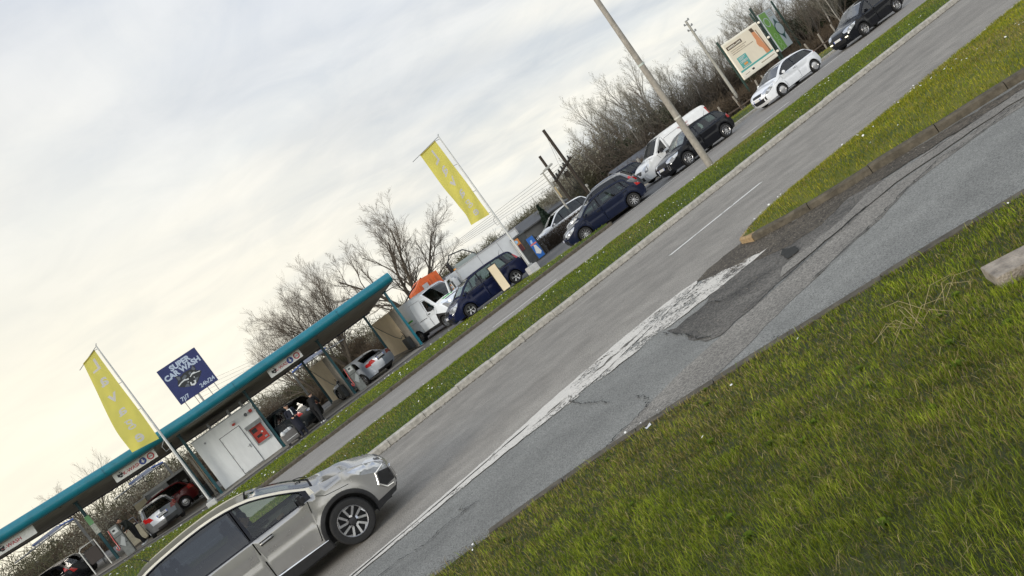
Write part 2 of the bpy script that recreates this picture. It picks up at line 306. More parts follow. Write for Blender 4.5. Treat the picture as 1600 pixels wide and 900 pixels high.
for k, (a, b, yy) in enumerate([(-10, 6.2, 0)]):
    ribbon('paint_groove', [(-9, 11.25), (-3, 10.74), (-.4, 10.63), (1.5, 10.66), (3.0, 10.78)], .0215, .022, CRK, 5, .01)
ribbon('paint_dirt_streak', [(3.0, 10.5), (3.8, 10.58), (4.6, 10.66), (5.5, 10.75), (6.2, 10.80)], .0215, .07, LING, 6, .05)
CR = {'a': [(9.6, 6.9), (9.19, 7.02), (8.75, 7.14), (8.51, 7.24), (8.46, 7.40), (8.06, 7.42), (7.75, 7.42), (7.13, 7.32), (6.75, 7.27), (5.6, 7.2)], 'b': [(7.54, 7.98), (7.09, 7.9), (6.57, 7.92), (6.06, 7.95), (5.32, 7.93)],
      'c': [(6.32, 8.58), (5.93, 8.82), (5.68, 9.02), (5.72, 9.4), (5.58, 9.41)], 'd': [(5.07, 9.81), (4.93, 9.29), (4.82, 8.8), (4.69, 8.42), (4.67, 8.13)],
      'e': [(3.69, 10.6), (3.51, 10.15), (3.44, 9.63), (3.48, 9.33), (3.45, 8.87)], 'f': [(3.53, 8.32), (3.51, 8.02), (3.37, 7.8), (3.23, 7.72), (2.91, 7.7), (2.55, 7.62), (2.0, 7.62), (1.4, 7.75)],
      'g': [(1.58, 9.36), (1.35, 9.44), (1.04, 9.5), (0.8, 9.43), (0.56, 9.58), (0.24, 9.71), (-.6, 9.7)], 'h': [(1.51, 9.73), (1.36, 9.6), (1.43, 9.47), (1.31, 9.43)], 'i': [(4.46, 6.69), (4.36, 6.55), (4.24, 6.39)],
      'j': [(11.5, 5.6), (10.2, 6.55), (9.4, 7.05), (8.9, 7.3)], 'k': [(13.2, 5.2), (11.2, 6.6), (10.2, 7.2), (9.3, 7.7), (8.7, 7.95)], 'l': [(9, 15.9), (13, 16.2), (18, 16.0), (24, 16.4)], 'n': [(12, 12.6), (16, 12.9), (22, 12.8)]}
for i, (k, p) in enumerate(CR.items()): ribbon('crack', p, .0235, (.010 if k in 'abdjk' else .008)*(.6 if k in 'ln' else 1), CRK, i)
sheet('pothole', rough_poly([(6.95, 9.06), (6.88, 8.87), (6.68, 8.42), (6.60, 8.46), (6.5, 8.5), (6.63, 8.75)], .04, .1, 8), .0235, CRK)
for x0 in (-30.98, -17.73, -4.48, 8.77, 22.02, 35.27, 48.5): sheet('lane_dash', [(x0, 14.63), (x0+3, 14.63), (x0+3, 14.77), (x0, 14.77)], .005, LINE)
for x0 in (-31.4, -18.2, -4.9, 8.33, 21.58, 34.85, 48.1): sheet('lane_dash', [(x0, 26.3), (x0+3, 26.3), (x0+3, 26.46), (x0, 26.46)], .005, LINE)
sheet('edge_line', [(17.6, 30.55), (23.6, 30.62), (23.6, 30.85), (17.6, 30.75)], .0165, LINE)
for x0 in (28.2, 35.5, 41.0): sheet('edge_line', [(x0, 29.75), (x0+4.2, 29.75), (x0+4.2, 29.93), (x0, 29.93)], .005, LINE)
# kerbs
def kerb(name, pts, wd, h, m, joint=1.0, z0=0, side=1, seed=0):
    rnd = random.Random(seed); mb = MB(); P = [Vector((x, y, 0)) for x, y in pts]; L = [0]
    for i in range(len(P)-1): L.append(L[-1]+(P[i+1]-P[i]).length)
    def at(s):
        s = max(0, min(L[-1], s)); i = max(j for j in range(len(L)) if L[j] <= s+1e-9); i = min(i, len(P)-2); d = (P[i+1]-P[i]); return P[i]+d.normalized()*(s-L[i]), d.normalized()
    s = 0
    while s < L[-1]-.05:
        e = min(L[-1], s+joint)-.012; n = 2; hh = h+rnd.uniform(-.008, .008); dx = rnd.uniform(-.008, .008); vs = []
        for q in (s, (s+e)/2, e):
            p, d = at(q); nn = Vector((-d.y, d.x, 0))*side
            for (a, z) in ((dx, -.05), (dx, hh-.03), (dx+.03, hh), (wd+dx, hh), (wd+dx, -.05)): vs.append(p+nn*a+Vector((0, 0, z+z0)))
        fs = [(5*i+k, 5*i+(k+1) % 5, 5*(i+1)+(k+1) % 5, 5*(i+1)+k) for i in range(2) for k in range(5)]+[(0, 1, 2, 3, 4), (14, 13, 12, 11, 10)]
        mb.add(vs, fs, m if not callable(m) else m(s)); s += joint
    o = mb.build(name); recalc(o); o['kind'] = 'structure'; return o
kerb('median_kerb', [(-60, 18.4), (130, 18.4)], .26, .15, KRB, 1.02)
kerb('median_kerb', [(-60, 23.3), (130, 23.3)], .2, .13, KRB, 1.0, side=-1)
kerb('verge_kerb', [(-60, 31.0), (17.0, 31.0)], .2, .13, KRD, 1.0)
kerb('verge_kerb', [(17.0, 31.0), (17.35, 31.5), (17.4, 32.4)], .18, .12, KRD, .5)
kerb('verge_kerb', [(24.4, 40), (24.6, 36), (25.3, 34.5), (27, 33.9), (60, 33.4), (140, 33.4)], .2, .14, KRB, 1.0)
isl = [(13.8, 5.05), (12, 6.45), (10.35, 7.8), (9.7, 8.3), (9.14, 8.87), (8.53, 9.37), (8.1, 9.85), (7.72, 10.35), (7.62, 10.8), (7.9, 11.1), (8.6, 11.3)]
kerb('island_kerb', [(30, -6.2), (20, .8)]+isl, .16, .13, lambda s: KRO if s > 27.1 and s < 28.2 else KRD, 1.0, side=-1)
kerb('island_kerb', [(8.6, 11.3), (14, 11.45), (120, 11.45)], .15, .12, KRB, 1.0, side=-1)
kerb('bank_kerb', [(x, y+.04) for x, y in EDGE if x > 1.2], .17, .085, KRD, .9, side=-1)
# mounded lawns
def lawn(name, F, xs, n, m, zf):
    V = []; Fc = []
    for i, x in enumerate(xs):
        a, b = F(x)
        for j in range(n+1):
            y = a+(b-a)*j/n; V.append((x, y, zf(x, y, j/n)))
    for i in range(len(xs)-1):
        for j in range(n): Fc.append((i*(n+1)+j, (i+1)*(n+1)+j, (i+1)*(n+1)+j+1, i*(n+1)+j+1))
    mb = MB(); mb.add(V, Fc, m); o = mb.build(name, smooth=80); o['kind'] = 'structure'; return o
def nzv(x, y, s=1.): return mnoise.noise(Vector((x*s, y*s, 3.3)))
def med_z(x, y): t = (y-18.62)/(23.12-18.62); return .13+.13*math.sin(math.pi*max(0, min(1, t)))**.6+.02*nzv(x, y, .9)
lawn('median_lawn', lambda x: (18.62, 23.12), np.arange(-60, 131, 1.), 10, TURF, lambda x, y, t: med_z(x, y))
VX = [-60, -12, 0, 6, 9, 11, 12.8, 14.2, 15.6, 16.9]; VY = [37.5, 37.5, 37.2, 36.7, 36.6, 36.0, 34.9, 33.3, 32.0, 31.35]
def verge_far(x): return float(np.interp(x, VX, VY))
def verge_z(x, y):
    f = verge_far(x); t = (y-31.18)/max(.2, f-31.18); return .12+(fz(x)-.12+.03)*smooth(t)+.05*math.sin(math.pi*max(0, min(1, t)))+.015*nzv(x, y, 1.1)
lawn('verge_lawn', lambda x: (31.18, verge_far(x)), list(np.arange(-60, 16.9, .8))+[16.9], 8, TURF, lambda x, y, t: verge_z(x, y))
lawn('verge_lawn', lambda x: (float(np.interp(x, [24.8, 27, 60], [35.5, 34.15, 33.6])), 46.5), list(np.arange(24.8, 140, 2.)), 8, TURF, lambda x, y, t: .13-.25*smooth((y-36)/10)-.3*smooth((x-30)/25)*smooth((y-37)/8)+.03*nzv(x, y, .5))
IN = sorted([(p[0], p[1]) for p in isl if p[0] >= 8.1]+[(20, .8), (30, -6.2)])
def isl_lo(x): return float(np.interp(x, [p[0] for p in sorted(set([(7.75, 10.6), (8.1, 9.85), (8.53, 9.37), (9.14, 8.87), (9.7, 8.3), (10.35, 7.8), (12, 6.45), (13.8, 5.05), (20, .8), (30, -6.2)]))], [10.6, 9.85, 9.37, 8.87, 8.3, 7.8, 6.45, 5.05, .8, -6.2]))+.17
def isl_hi(x): return float(np.interp(x, [7.75, 8.6, 14, 40], [10.85, 11.15, 11.3, 11.3]))
def isl_z(x, y): a, b = isl_lo(x), isl_hi(x); t = (y-a)/max(.2, b-a); return .12+.17*math.sin(math.pi*max(0, min(1, t)))**.7*min(1, (b-a)/2)+.02*nzv(x, y, 1.5)
lawn('island_lawn', lambda x: (isl_lo(x), isl_hi(x)), list(np.arange(7.78, 30, .3)), 12, TURY, lambda x, y, t: isl_z(x, y))
lawn('grass_bank', lambda x: (edge_y(x)-.13, edge_y(x)-16), list(np.arange(-14, 22, .3)), 40, mat('bank_turf', (.06, .07, .015), .95, nz=.5, ns=1.2, bump=1., bs=40, col2=(.035, .044, .011)), lambda x, y, t: bank_z(x, y))
# forecourt
lawn('forecourt', lambda x: (31.6 if x > 12.5 else 36.0, 62), list(np.arange(-60, 20.1, 1.)), 8, CON, lambda x, y, t: fz(x)-.03+(.05 if x < 12 else 0))
lawn('forecourt_slab', lambda x: (39.3, 49), list(np.arange(-20, 9.3, .5)), 4, CONL, lambda x, y, t: fz(x)+.045)
# rising scrubby bank behind everything
def hillz(x, y):
    return -.3+smooth((y-58)/16)*(2.0+.8*nzv(x, y, .04))*(1-.8*smooth((x-8)/16))+.25*nzv(x, y, .25)+max(0, -x)*.03*smooth((y-55)/10)
lawn('scrub_bank', lambda x: (55.5, 400), list(np.arange(-120, 320, 4.)), 60, SCR, lambda x, y, t: hillz(x, y))
lawn('rough_ground', lambda x: (46.4, 56), list(np.arange(20, 320, 4.)), 4, SCR, lambda x, y, t: -.25-.2*smooth((x-30)/20)+.1*nzv(x, y, .3))

# ------------------------------------------------------------------ grass blades
GM = bpy.data.materials.new('grass_blade'); GM.use_nodes = True
_t = GM.node_tree; _b = _t.nodes['Principled BSDF']; _a = _t.nodes.new('ShaderNodeAttribute'); _a.attribute_name = 'tint'
_t.links.new(_a.outputs['Color'], _b.inputs['Base Color']); _b.inputs['Roughness'].default_value = .65; _b.inputs['Specular IOR Level'].default_value = .08
_b.inputs['Transmission Weight'].default_value = 0
def blades(name, P, h, wd, cols, seed, lean=.5, label=None):
    rg = np.random.default_rng(seed); n = len(P); ang = rg.uniform(0, 2*np.pi, n); la = rg.uniform(0, 2*np.pi, n); le = rg.uniform(.05, lean, n)*h
    sx = np.cos(ang)*wd/2; sy = np.sin(ang)*wd/2; lx = np.cos(la)*le; ly = np.sin(la)*le
    V = np.empty((n, 5, 3)); V[:, 0] = P; V[:, 1] = P; V[:, 0, 0] -= sx; V[:, 0, 1] -= sy; V[:, 1, 0] += sx; V[:, 1, 1] += sy
    V[:, 0, 2] -= .01; V[:, 1, 2] -= .01
    md = P+np.stack([lx*.35, ly*.35, h*.6], 1); V[:, 2] = md; V[:, 3] = md; V[:, 2, 0] += sx*.75; V[:, 2, 1] += sy*.75; V[:, 3, 0] -= sx*.75; V[:, 3, 1] -= sy*.75
    V[:, 4] = P+np.stack([lx, ly, h*np.clip(1-.45*(le/h)**2, .3, 1)], 1)
    b = np.arange(n)[:, None]*5; F = np.concatenate([b+np.array([0, 1, 2]), b+np.array([0, 2, 3]), b+np.array([3, 2, 4])], 0)
    o = npmesh(name, V.reshape(-1, 3), F, GM, cols=np.repeat(cols, 5, 0)); tag(o, label, 'grass', None, 'stuff'); return o
def gcols(rg, n, greens, dry, fdry, P=None, s=.5):
    g = np.array(greens); c = g[rg.integers(0, len(g), n)]*rg.uniform(.7, 1.3, (n, 1)); f = np.full(n, fdry)
    if P is not None:
        q = np.array([mnoise.noise(Vector((p[0]*s, p[1]*s, 7.7))) for p in P]); f = np.clip(fdry+q*.7, 0.02, .9); c *= (1+.35*np.array([mnoise.noise(Vector((p[0]*1.7, p[1]*1.7, 1.7))) for p in P]))[:, None]
    d = np.array(dry); k = rg.random(n) < f; c[k] = d[rg.integers(0, len(d), k.sum())]*rg.uniform(.7, 1.25, (k.sum(), 1)); return c
GR = [(.18, .228, .018), (.138, .182, .014), (.25, .28, .03), (.09, .13, .011)]; DRY = [(.30, .24, .10), (.22, .18, .055), (.17, .155, .04)]
rg = np.random.default_rng(1)
def scatter(x0, x1, flo, fhi, fz_, dens, zdens=None):
    ymin = min(flo(x) for x in np.linspace(x0, x1, 30)); ymax = max(fhi(x) for x in np.linspace(x0, x1, 30))
    n = int((x1-x0)*(ymax-ymin)*dens); X = rg.uniform(x0, x1, n); Y = rg.uniform(ymin, ymax, n)
    lo = np.array([flo(x) for x in X]); hi = np.array([fhi(x) for x in X]); k = (Y > lo) & (Y < hi)
    if zdens is not None: k &= rg.random(n) < zdens(X, Y)
    X = X[k]; Y = Y[k]; return np.stack([X, Y, [fz_(a, b) for a, b in zip(X, Y)]], 1)
P = scatter(-5, 10, lambda x: max(.6, edge_y(x)-9), lambda x: edge_y(x)-.17, bank_z, 9500, lambda X, Y: np.clip((3.4/np.maximum(.8, np.hypot(X, Y)))**1.6, .1, 1)*((Y > X*.0-.5)))
d = np.hypot(P[:, 0], P[:, 1]); clump = np.array([mnoise.noise(Vector((p[0]*2.6, p[1]*2.6, 9.)))+.6*mnoise.noise(Vector((p[0]*7, p[1]*7, 4.))) for p in P])
h = rg.uniform(.018, .062, len(P))*(1+.8*np.clip(clump, -.5, 1)); wdt = .0023*np.clip(d/3, 1, 3)
cc_ = gcols(rg, len(P), GR, DRY, .24, P, .5)*(1+.45*np.clip(clump, -.7, .6))[:, None]
blades('bank_grass', P, h, wdt, cc_, 2, .95, 'green grass with dry brownish patches on the near roadside bank')
k = rg.random(len(P)) < .006; Q = P[k]
blades('tall_bank_grass', Q, rg.uniform(.07, .14, len(Q)), .0026*np.clip(d[k]/3, 1, 2.5), gcols(rg, len(Q), GR, DRY, .25), 3, 1.2, 'taller loose grass blades standing out of the near bank')
k = rg.random(len(P)) < .09; Q = P[k].copy(); Q[:, 2] += rg.uniform(.0, .03, len(Q)); blades('dead_grass', Q, rg.uniform(.02, .05, len(Q)), .0022*np.clip(d[k]/3, 1, 2.5), gcols(rg, len(Q), [(.24, .19, .08), (.15, .115, .045), (.32, .27, .13)], DRY, .3), 33, 3.2, 'matted dead straw lying between the green blades of the near bank')
# rosette weeds
Q = P[rg.random(len(P)) < .0004]; nl = 9; n_ = len(Q); an = (np.arange(nl)*2*np.pi/nl)[None]+rg.uniform(0, 6, (n_, 1)); L_ = rg.uniform(.02, .05, (n_, nl)); dx = np.cos(an); dy = np.sin(an); B_ = Q[:, None, :]+np.zeros((1, nl, 1)); ww = L_*.22
V_ = np.stack([B_, B_+np.stack([dx*L_*.6-dy*ww, dy*L_*.6+dx*ww, L_*0+.045], 2), B_+np.stack([dx*L_, dy*L_, L_*0+.03], 2), B_+np.stack([dx*L_*.6+dy*ww, dy*L_*.6-dx*ww, L_*0+.045], 2)], 2).reshape(-1, 3)
o = npmesh('broadleaf_weeds', V_, np.arange(len(V_)).reshape(-1, 4), mat('weed_leaf', (.10, .15, .015), .8, nz=.3, ns=8, spec=.1)); tag(o, 'small broad-leaved weeds scattered through the near bank', 'weeds', None, 'stuff')
P = scatter(-6, 46, lambda x: 18.6, lambda x: 23.15, med_z, 620, lambda X, Y: np.clip(26/np.hypot(X, Y), .3, 1))
blades('median_grass', P, rg.uniform(.03, .075, len(P)), .010, gcols(rg, len(P), [(.145, .19, .018), (.10, .145, .013), (.19, .225, .028), (.06, .095, .010)], DRY, .12, P, .4), 4, .8, 'bright green mown grass on the central reservation')
P = scatter(-16, 16.9, lambda x: 31.16, verge_far, verge_z, 260)
blades('verge_grass', P, rg.uniform(.03, .08, len(P)), .014, gcols(rg, len(P), GR, DRY, .15, P, .4), 5, .8, 'green grass strip along the car wash forecourt')
P = scatter(25, 75, lambda x: 34.1, lambda x: 46, lambda x, y: .1-.25*smooth((y-36)/10)-.3*smooth((x-30)/25)*smooth((y-37)/8), 60)
blades('far_verge_grass', P, rg.uniform(.05, .14, len(P)), .02, gcols(rg, len(P), GR, DRY, .45, P, .3), 6, .8, 'rough grass strip behind the far kerb by the billboards')
P = scatter(7.8, 24, isl_lo, isl_hi, isl_z, 1500, lambda X, Y: np.clip(13/np.hypot(X, Y), .25, 1))
blades('island_grass', P, rg.uniform(.025, .065, len(P)), .007, gcols(rg, len(P), [(.23, .23, .02), (.17, .20, .016), (.10, .14, .012), (.30, .27, .03)], DRY, .15, P, .6), 7, .9, 'yellowish short grass on the traffic island')
# daisies
def daisies(name, P, r, label):
    n = len(P); V = []; F = []
    a = np.arange(6)*np.pi/3; ring = np.stack([np.cos(a), np.sin(a), a*0], 1)
    tilt = rg.uniform(-.5, .5, (n, 2)); rr = r*rg.uniform(.6, 1.3, n)
    V = P[:, None, :]+ring[None]*rr[:, None, None]; V[:, :, 2] += ring[None, :, 0]*tilt[:, :1]*rr[:, None]+ring[None, :, 1]*tilt[:, 1:]*rr[:, None]
    F = np.arange(n)[:, None]*6+np.array([0, 1, 2, 3, 4, 5]); o = npmesh(name, V.reshape(-1, 3), F, mat('petal', (.75, .75, .7), .7)); tag(o, label, 'daisies', None, 'stuff'); return o
def clustered(P, thr, s=.6): return P[np.array([mnoise.noise(Vector((p[0]*s, p[1]*s, 20.)))+rg.uniform(-.25, .25) > thr for p in P])]
P = clustered(scatter(-4, 46, lambda x: 18.9, lambda x: 23.1, med_z, 11), .24); P[:, 2] += .06; daisies('median_daisies', P, .017, 'small white daisies scattered over the central reservation')
P = clustered(scatter(8, 24, lambda x: isl_lo(x)+.3, isl_hi, isl_z, 10), .16); P[:, 2] += .06; daisies('island_daisies', P, .017, 'small white daisies scattered over the yellowish traffic island')
P = clustered(scatter(-14, 16, lambda x: 31.4, verge_far, verge_z, 7), .1); P[:, 2] += .08; daisies('verge_daisies', P, .03, 'small white daisies in the strip along the forecourt')
P = np.array([(x, y, bank_z(x, y)+.07) for x, y in [(2.95, 7.0), (3.05, 6.95), (3.1, 7.05), (2.9, 7.1), (3.2, 6.8), (2.75, 7.2), (.95, 7.6), (1.0, 7.75), (3.4, 6.1), (4.1, 5.9), (6.2, 4.8), (2.6, 5.5), (5.9, 4.9)]]); daisies('bank_daisies', P, .012, 'a few white daisies along the lip of the near bank')
# slab, litter, dead stems
o = MB().box((0, 0, .05), (.95, .26, .09), mat('slab_concrete', (.36, .31, .25), .9, nz=.45, ns=9, bump=1., bs=60), None, .004).build('concrete_block'); o.location = (4.60, 3.64, bank_z(4.6, 3.64)-.01); o.rotation_euler = (R(5), R(3), R(-37))
tag(o, 'weathered concrete block lying in the near grass', 'concrete block')
mb = MB(); mb.add([(-.06, -.03, 0), (.05, -.04, .01), (.07, .03, .03), (.0, .05, .0), (-.05, .03, .02)], [(0, 1, 2), (0, 2, 3), (0, 3, 4)], WHT); o = mb.build('paper_scrap'); o.location = (2.86, 6.9, bank_z(2.86, 6.9)+.05); o.scale = (.6, .6, .6); tag(o, 'crumpled white paper scrap in the grass near the kerb', 'litter')
mb = MB(); rnd = random.Random(4); STW = mat('straw', (.36, .30, .15), .8)
for i in range(15):
    a = rnd.uniform(0, 6.28); p = Vector((rnd.uniform(-.25, .25), rnd.uniform(-.15, .15), 0)); q = p+Vector((math.cos(a)*.3, math.sin(a)*.3, rnd.uniform(.03, .16)))
    mb.tube([p, p.lerp(q, .5)+Vector((0, 0, .08)), q], [.0024, .0018, .0012], STW, 4)
o = mb.build('dead_weed'); o.location = (4.05, 4.35, bank_z(4.05, 4.35)); tag(o, 'tangle of dry straw-coloured weed stems beside the concrete block', 'weed')

# loose stones and grit
def in_poly2(X, P):
    c = np.zeros(len(X), bool); j = len(P)-1
    for i in range(len(P)):
        (xi, yi), (xj, yj) = P[i], P[j]
        if yi != yj: c ^= ((yi > X[:, 1]) != (yj > X[:, 1])) & (X[:, 0] < (xj-xi)*(X[:, 1]-yi)/(yj-yi)+xi)
        j = i
    return c
def stones(name, P, r, m, label, seed=0):
    rg_ = np.random.default_rng(seed); n = len(P); b = np.array([(1, 0, 0), (0, 1, 0), (-1, 0, 0), (0, -1, 0), (0, 0, .8)]); s_ = r*rg_.uniform(.4, 1.5, (n, 1, 1))*rg_.uniform(.6, 1.3, (n, 5, 1)); a = rg_.uniform(0, 6.28, n)
    V = b[None]*s_; x = V[..., 0]*np.cos(a)[:, None]-V[..., 1]*np.sin(a)[:, None]; y = V[..., 0]*np.sin(a)[:, None]+V[..., 1]*np.cos(a)[:, None]; V = np.stack([x, y, V[..., 2]], 2)+P[:, None]
    k = np.arange(n)[:, None]*5; F = np.concatenate([k+np.array(q) for q in ((0, 1, 4), (1, 2, 4), (2, 3, 4), (3, 0, 4))]); o = npmesh(name, V.reshape(-1, 3), F, m); tag(o, label, 'gravel', None, 'stuff')
rs = np.random.default_rng(12); dp = np.array(dirt); pp = np.array(patch)
X = np.stack([rs.uniform(4.5, 13.5, 9000), rs.uniform(5, 11.3, 9000)], 1); k = in_poly2(X, dirt); k2 = in_poly2(X, patch) & (rs.random(9000) < .3); X = X[k | k2]
stones('loose_gravel', np.c_[X, np.full(len(X), .017)], .009, mat('gravel_grey', (.20, .18, .15), .9, nz=.5, ns=3), 'loose gravel and grit on the broken tarmac beside the island kerb', 1)
n = 5200; x = rs.uniform(-6, 34, n); y = 18.38-np.abs(rs.normal(0, .10, n)); X1 = np.c_[x, y, np.full(n, .002)]; x = rs.uniform(.5, 9, n); y = np.array([edge_y(q) for q in x])+.05+np.abs(rs.normal(0, .12, n)); X2 = np.c_[x, y, np.full(n, .0245)]; x = rs.uniform(-6, 17, n); X3 = np.c_[x, 30.98-np.abs(rs.normal(0, .12, n)), np.full(n, .002)]
stones('kerb_grit', np.concatenate([X1, X3]), .012, mat('grit_brown', (.10, .085, .055), .9, nz=.5, ns=3), 'brown grit and leaf crumbs gathered along the kerbs', 2); stones('bank_grit', X2, .005, mat('grit_brown', (.10, .085, .055)), 'fine grit along the foot of the near bank', 3)
# ------------------------------------------------------------------ vehicles
def in_poly(px, py, poly):
    n = len(poly); c = np.zeros(px.shape, bool); j = n-1
    for i in range(n):
        xi, yi = poly[i]; xj, yj = poly[j]
        if yi != yj: c ^= ((yi > py) != (yj > py)) & (px < (xj-xi)*(py-yi)/(yj-yi)+xi)
        j = i
    return c
def cdt(outline, regions, step):
    """triangulate the outline, cut along region borders; returns points, triangles, region index per triangle"""
    pts = []; edges = []
    def loop(P):
        k = len(pts); pts.extend(P); edges.extend([(k+i, k+(i+1) % len(P)) for i in range(len(P))])
    loop(outline)
    for r in regions: loop(r[1])
    C = np.array(pts); lo = C.min(0); hi = C.max(0); gx = np.arange(lo[0]+step/2, hi[0], step); gy = np.arange(lo[1]+step/2, hi[1], step)
    G = np.array([(x+(step/2 if j % 2 else 0), y) for j, y in enumerate(gy) for x in gx]); G = G[in_poly(G[:, 0], G[:, 1], outline)]
    dense = []
    for a, b in edges:
        A, B = C[a], C[b]; n = max(1, int(np.linalg.norm(B-A)/(step*.6))); dense += [A+(B-A)*k/n for k in range(n)]
    D = np.array(dense); keep = [((D-g)**2).sum(1).min() > (step*.42)**2 for g in G]
    allp = [Vector(p) for p in pts]+[Vector(g) for g, k in zip(G, keep) if k]
    vo, eo, fo, *_ = delaunay_2d_cdt(allp, edges, [], 0, 1e-5)
    V = np.array([(v.x, v.y) for v in vo]); F = np.array([f for f in fo if len(f) == 3]); c = V[F].mean(1)
    ins = in_poly(c[:, 0], c[:, 1], outline); F = F[ins]; c = c[ins]; idx = np.full(len(F), -1)
    for i in range(len(regions)-1, -1, -1): idx[in_poly(c[:, 0], c[:, 1], regions[i][1])] = i
    return V, F, idx
BASE = [(.12, .20), (.02, .34), (0, .50), (.04, .64), (.14, .76), (.55, .88), (1.02, .97), (1.42, 1.20), (1.80, 1.385), (2.35, 1.45), (2.95, 1.43), (3.45, 1.36), (3.72, 1.10), (3.86, .92), (3.95, .72), (4.0, .5), (3.98, .34), (3.9, .22)]
class Car:
    def __init__(s, name, label, L, W, up, belt, wb, fo, r, paintm, zs=.22, group=None, cat='car', tl=.20, fa=.20, step=.085, rake=.06, arch=.05, ra_m=.055):
        s.root = empty(name, label, cat, group=group); s.L, s.W, s.wb, s.fo, s.r, s.zs, s.belt = L, W, wb, fo, r, zs, belt
        s.P = np.array([(p.x, p.y) for p in catmull([(x, z) for x, z in up], 7)]); s.nper = 7; s.H = s.P[:, 1].max(); s.tl, s.fa = tl, fa; s.paint = paintm; s.step = step
        s.xf, s.xr = fo, fo+wb; s.ra = r+ra_m; s.rake = rake; s.parts = {}; s.arch = arch
        d = np.linalg.norm(np.diff(s.P, axis=0), axis=1); s.S = np.concatenate([[0], np.cumsum(d)])
    def beltz(s, x): return s.belt+s.rake*(x/s.L)
    def Wd(s, x, z):
        x = np.asarray(x, float); z = np.asarray(z, float); hw = np.full(x.shape, s.W/2); bz = s.belt+s.rake*(x/s.L)
        up = np.clip((z-bz)/(s.H-bz), 0, 1.2); lo = np.clip((bz-.12-z)/(bz-s.zs), 0, 1.2); hw -= s.tl*up**1.1+.018*(z > bz)+.07*lo**1.8
        hw -= .02*np.exp(-((z-(bz-.28))/.07)**2)*np.clip((x-s.xf)/.5, 0, 1)*np.clip((s.xr-x)/.5, 0, 1)
        e = s.xf+.15; hw -= s.fa*np.clip(1-x/e, 0, 1)**2.3; e = s.L-s.xr+.1; hw -= s.fa*.6*np.clip(1-(s.L-x)/e, 0, 1)**2.6
        for wx in (s.xf, s.xr):
            rr = np.hypot(x-wx, z-s.r); hw += .022*np.exp(-((rr-s.ra-.04)/.09)**2)*(z < bz)
        # rounded shoulder near the profile
        q = np.stack([x.ravel(), z.ravel()], 1); A = s.P[:-1]; B = s.P[1:]; dd = np.full(len(q), 9.)
        for a, b in zip(A, B):
            ab = b-a; t = np.clip(((q-a)@ab)/(ab@ab+1e-12), 0, 1); dd = np.minimum(dd, np.linalg.norm(q-(a+t[:, None]*ab), axis=1))
        dd = dd.reshape(x.shape); rr = .085; k = np.clip((rr-dd)/rr, 0, 1); hw -= rr*(1-np.sqrt(np.clip(1-k*k, 0, 1)))*.9
        return hw
    def outline(s):
        o = [tuple(p) for p in s.P]; b = []
        x = s.P[-1][0]
        for wx in (s.xr, s.xf):
            a0 = math.asin(max(-1, min(1, (s.zs-s.r)/s.ra))); xa = wx+s.ra*math.cos(a0)
            n = max(1, int((x-xa)/.3))
            for i in range(1, n): b.append((x+(xa-x)*i/n, s.zs+(s.P[-1][1]-s.zs)*(1-i/n) if wx == s.xr else s.zs))
            for i in range(25): t = a0+(math.pi-2*a0)*i/24; b.append((wx+s.ra*math.cos(t), s.r+s.ra*math.sin(t)))
            x = wx-s.ra*math.cos(a0)
        xe = s.P[0][0]; n = max(1, int((x-xe)/.25))
        for i in range(1, n): b.append((x+(xe-x)*i/n, s.zs+(s.P[0][1]-s.zs)*i/n))
        return o+b
    def top(s, off):                     # profile offset inwards, as x -> z
        T = np.gradient(s.P, axis=0); T /= np.linalg.norm(T, axis=1)[:, None]+1e-9; Nn = np.stack([-T[:, 1], T[:, 0]], 1)
        Q = s.P-Nn*off; i0, i1 = 5*s.nper, 14*s.nper; return Q[i0:i1]
    def win(s, xa, xb, off=.075, lift=.015, tips=True):
        """window polygon between leaning lines xa=(bottom,top), xb=(bottom,top)"""
        Q = s.top(off); zt = lambda x: float(np.interp(x, Q[:, 0], Q[:, 1])); P = []
        n = 14
        for i in range(n+1):
            x = xa[1]+(xb[1]-xa[1])*i/n; z = max(zt(x), s.beltz(x)+lift+.012); P.append((x, z))
        for i in range(7): x = xb[0]+(xa[0]-xb[0])*i/6; P.append((x, s.beltz(x)+lift))
        return P
    def addpart(s, key, V, F, m, N=None, strip=False):
        s.parts.setdefault(key, []).append((V, F, m, N))
    def sides(s, regions, only=None):
        """regions: (part name, polygon, material, shared?)"""
        V, F, idx = cdt(s.outline(), regions, s.step); w = s.Wd(V[:, 0], V[:, 1]); e = .006
        dx = (s.Wd(V[:, 0]+e, V[:, 1])-s.Wd(V[:, 0]-e, V[:, 1]))/(2*e); dz = (s.Wd(V[:, 0], V[:, 1]+e)-s.Wd(V[:, 0], V[:, 1]-e))/(2*e)
        dx = np.clip(dx, -2, 2); dz = np.clip(dz, -4, 4)
        for sy in (-1, 1):
            P3 = np.stack([V[:, 0], sy*w, V[:, 1]], 1); Nn = np.stack([-dx, np.full(len(V), float(sy)), -dz], 1); Nn /= np.linalg.norm(Nn, axis=1)[:, None]
            for k in range(-1, len(regions)):
                f = F[idx == k]
                if not len(f): continue
                if k >= 0 and regions[k][0] is None: continue
                nm, mm = ('body', s.paint) if k < 0 else (regions[k][0], regions[k][2])
                # orient
                a, b, c = P3[f[0, 0]], P3[f[0, 1]], P3[f[0, 2]]; g = f if np.cross(b-a, c-a)[1]*sy > 0 else f[:, ::-1]
                key = nm if nm in ('body',) or (k >= 0 and len(regions[k]) > 3) else nm+'#%d%d' % (sy, k)
                s.addpart(key, P3, g, mm, Nn)
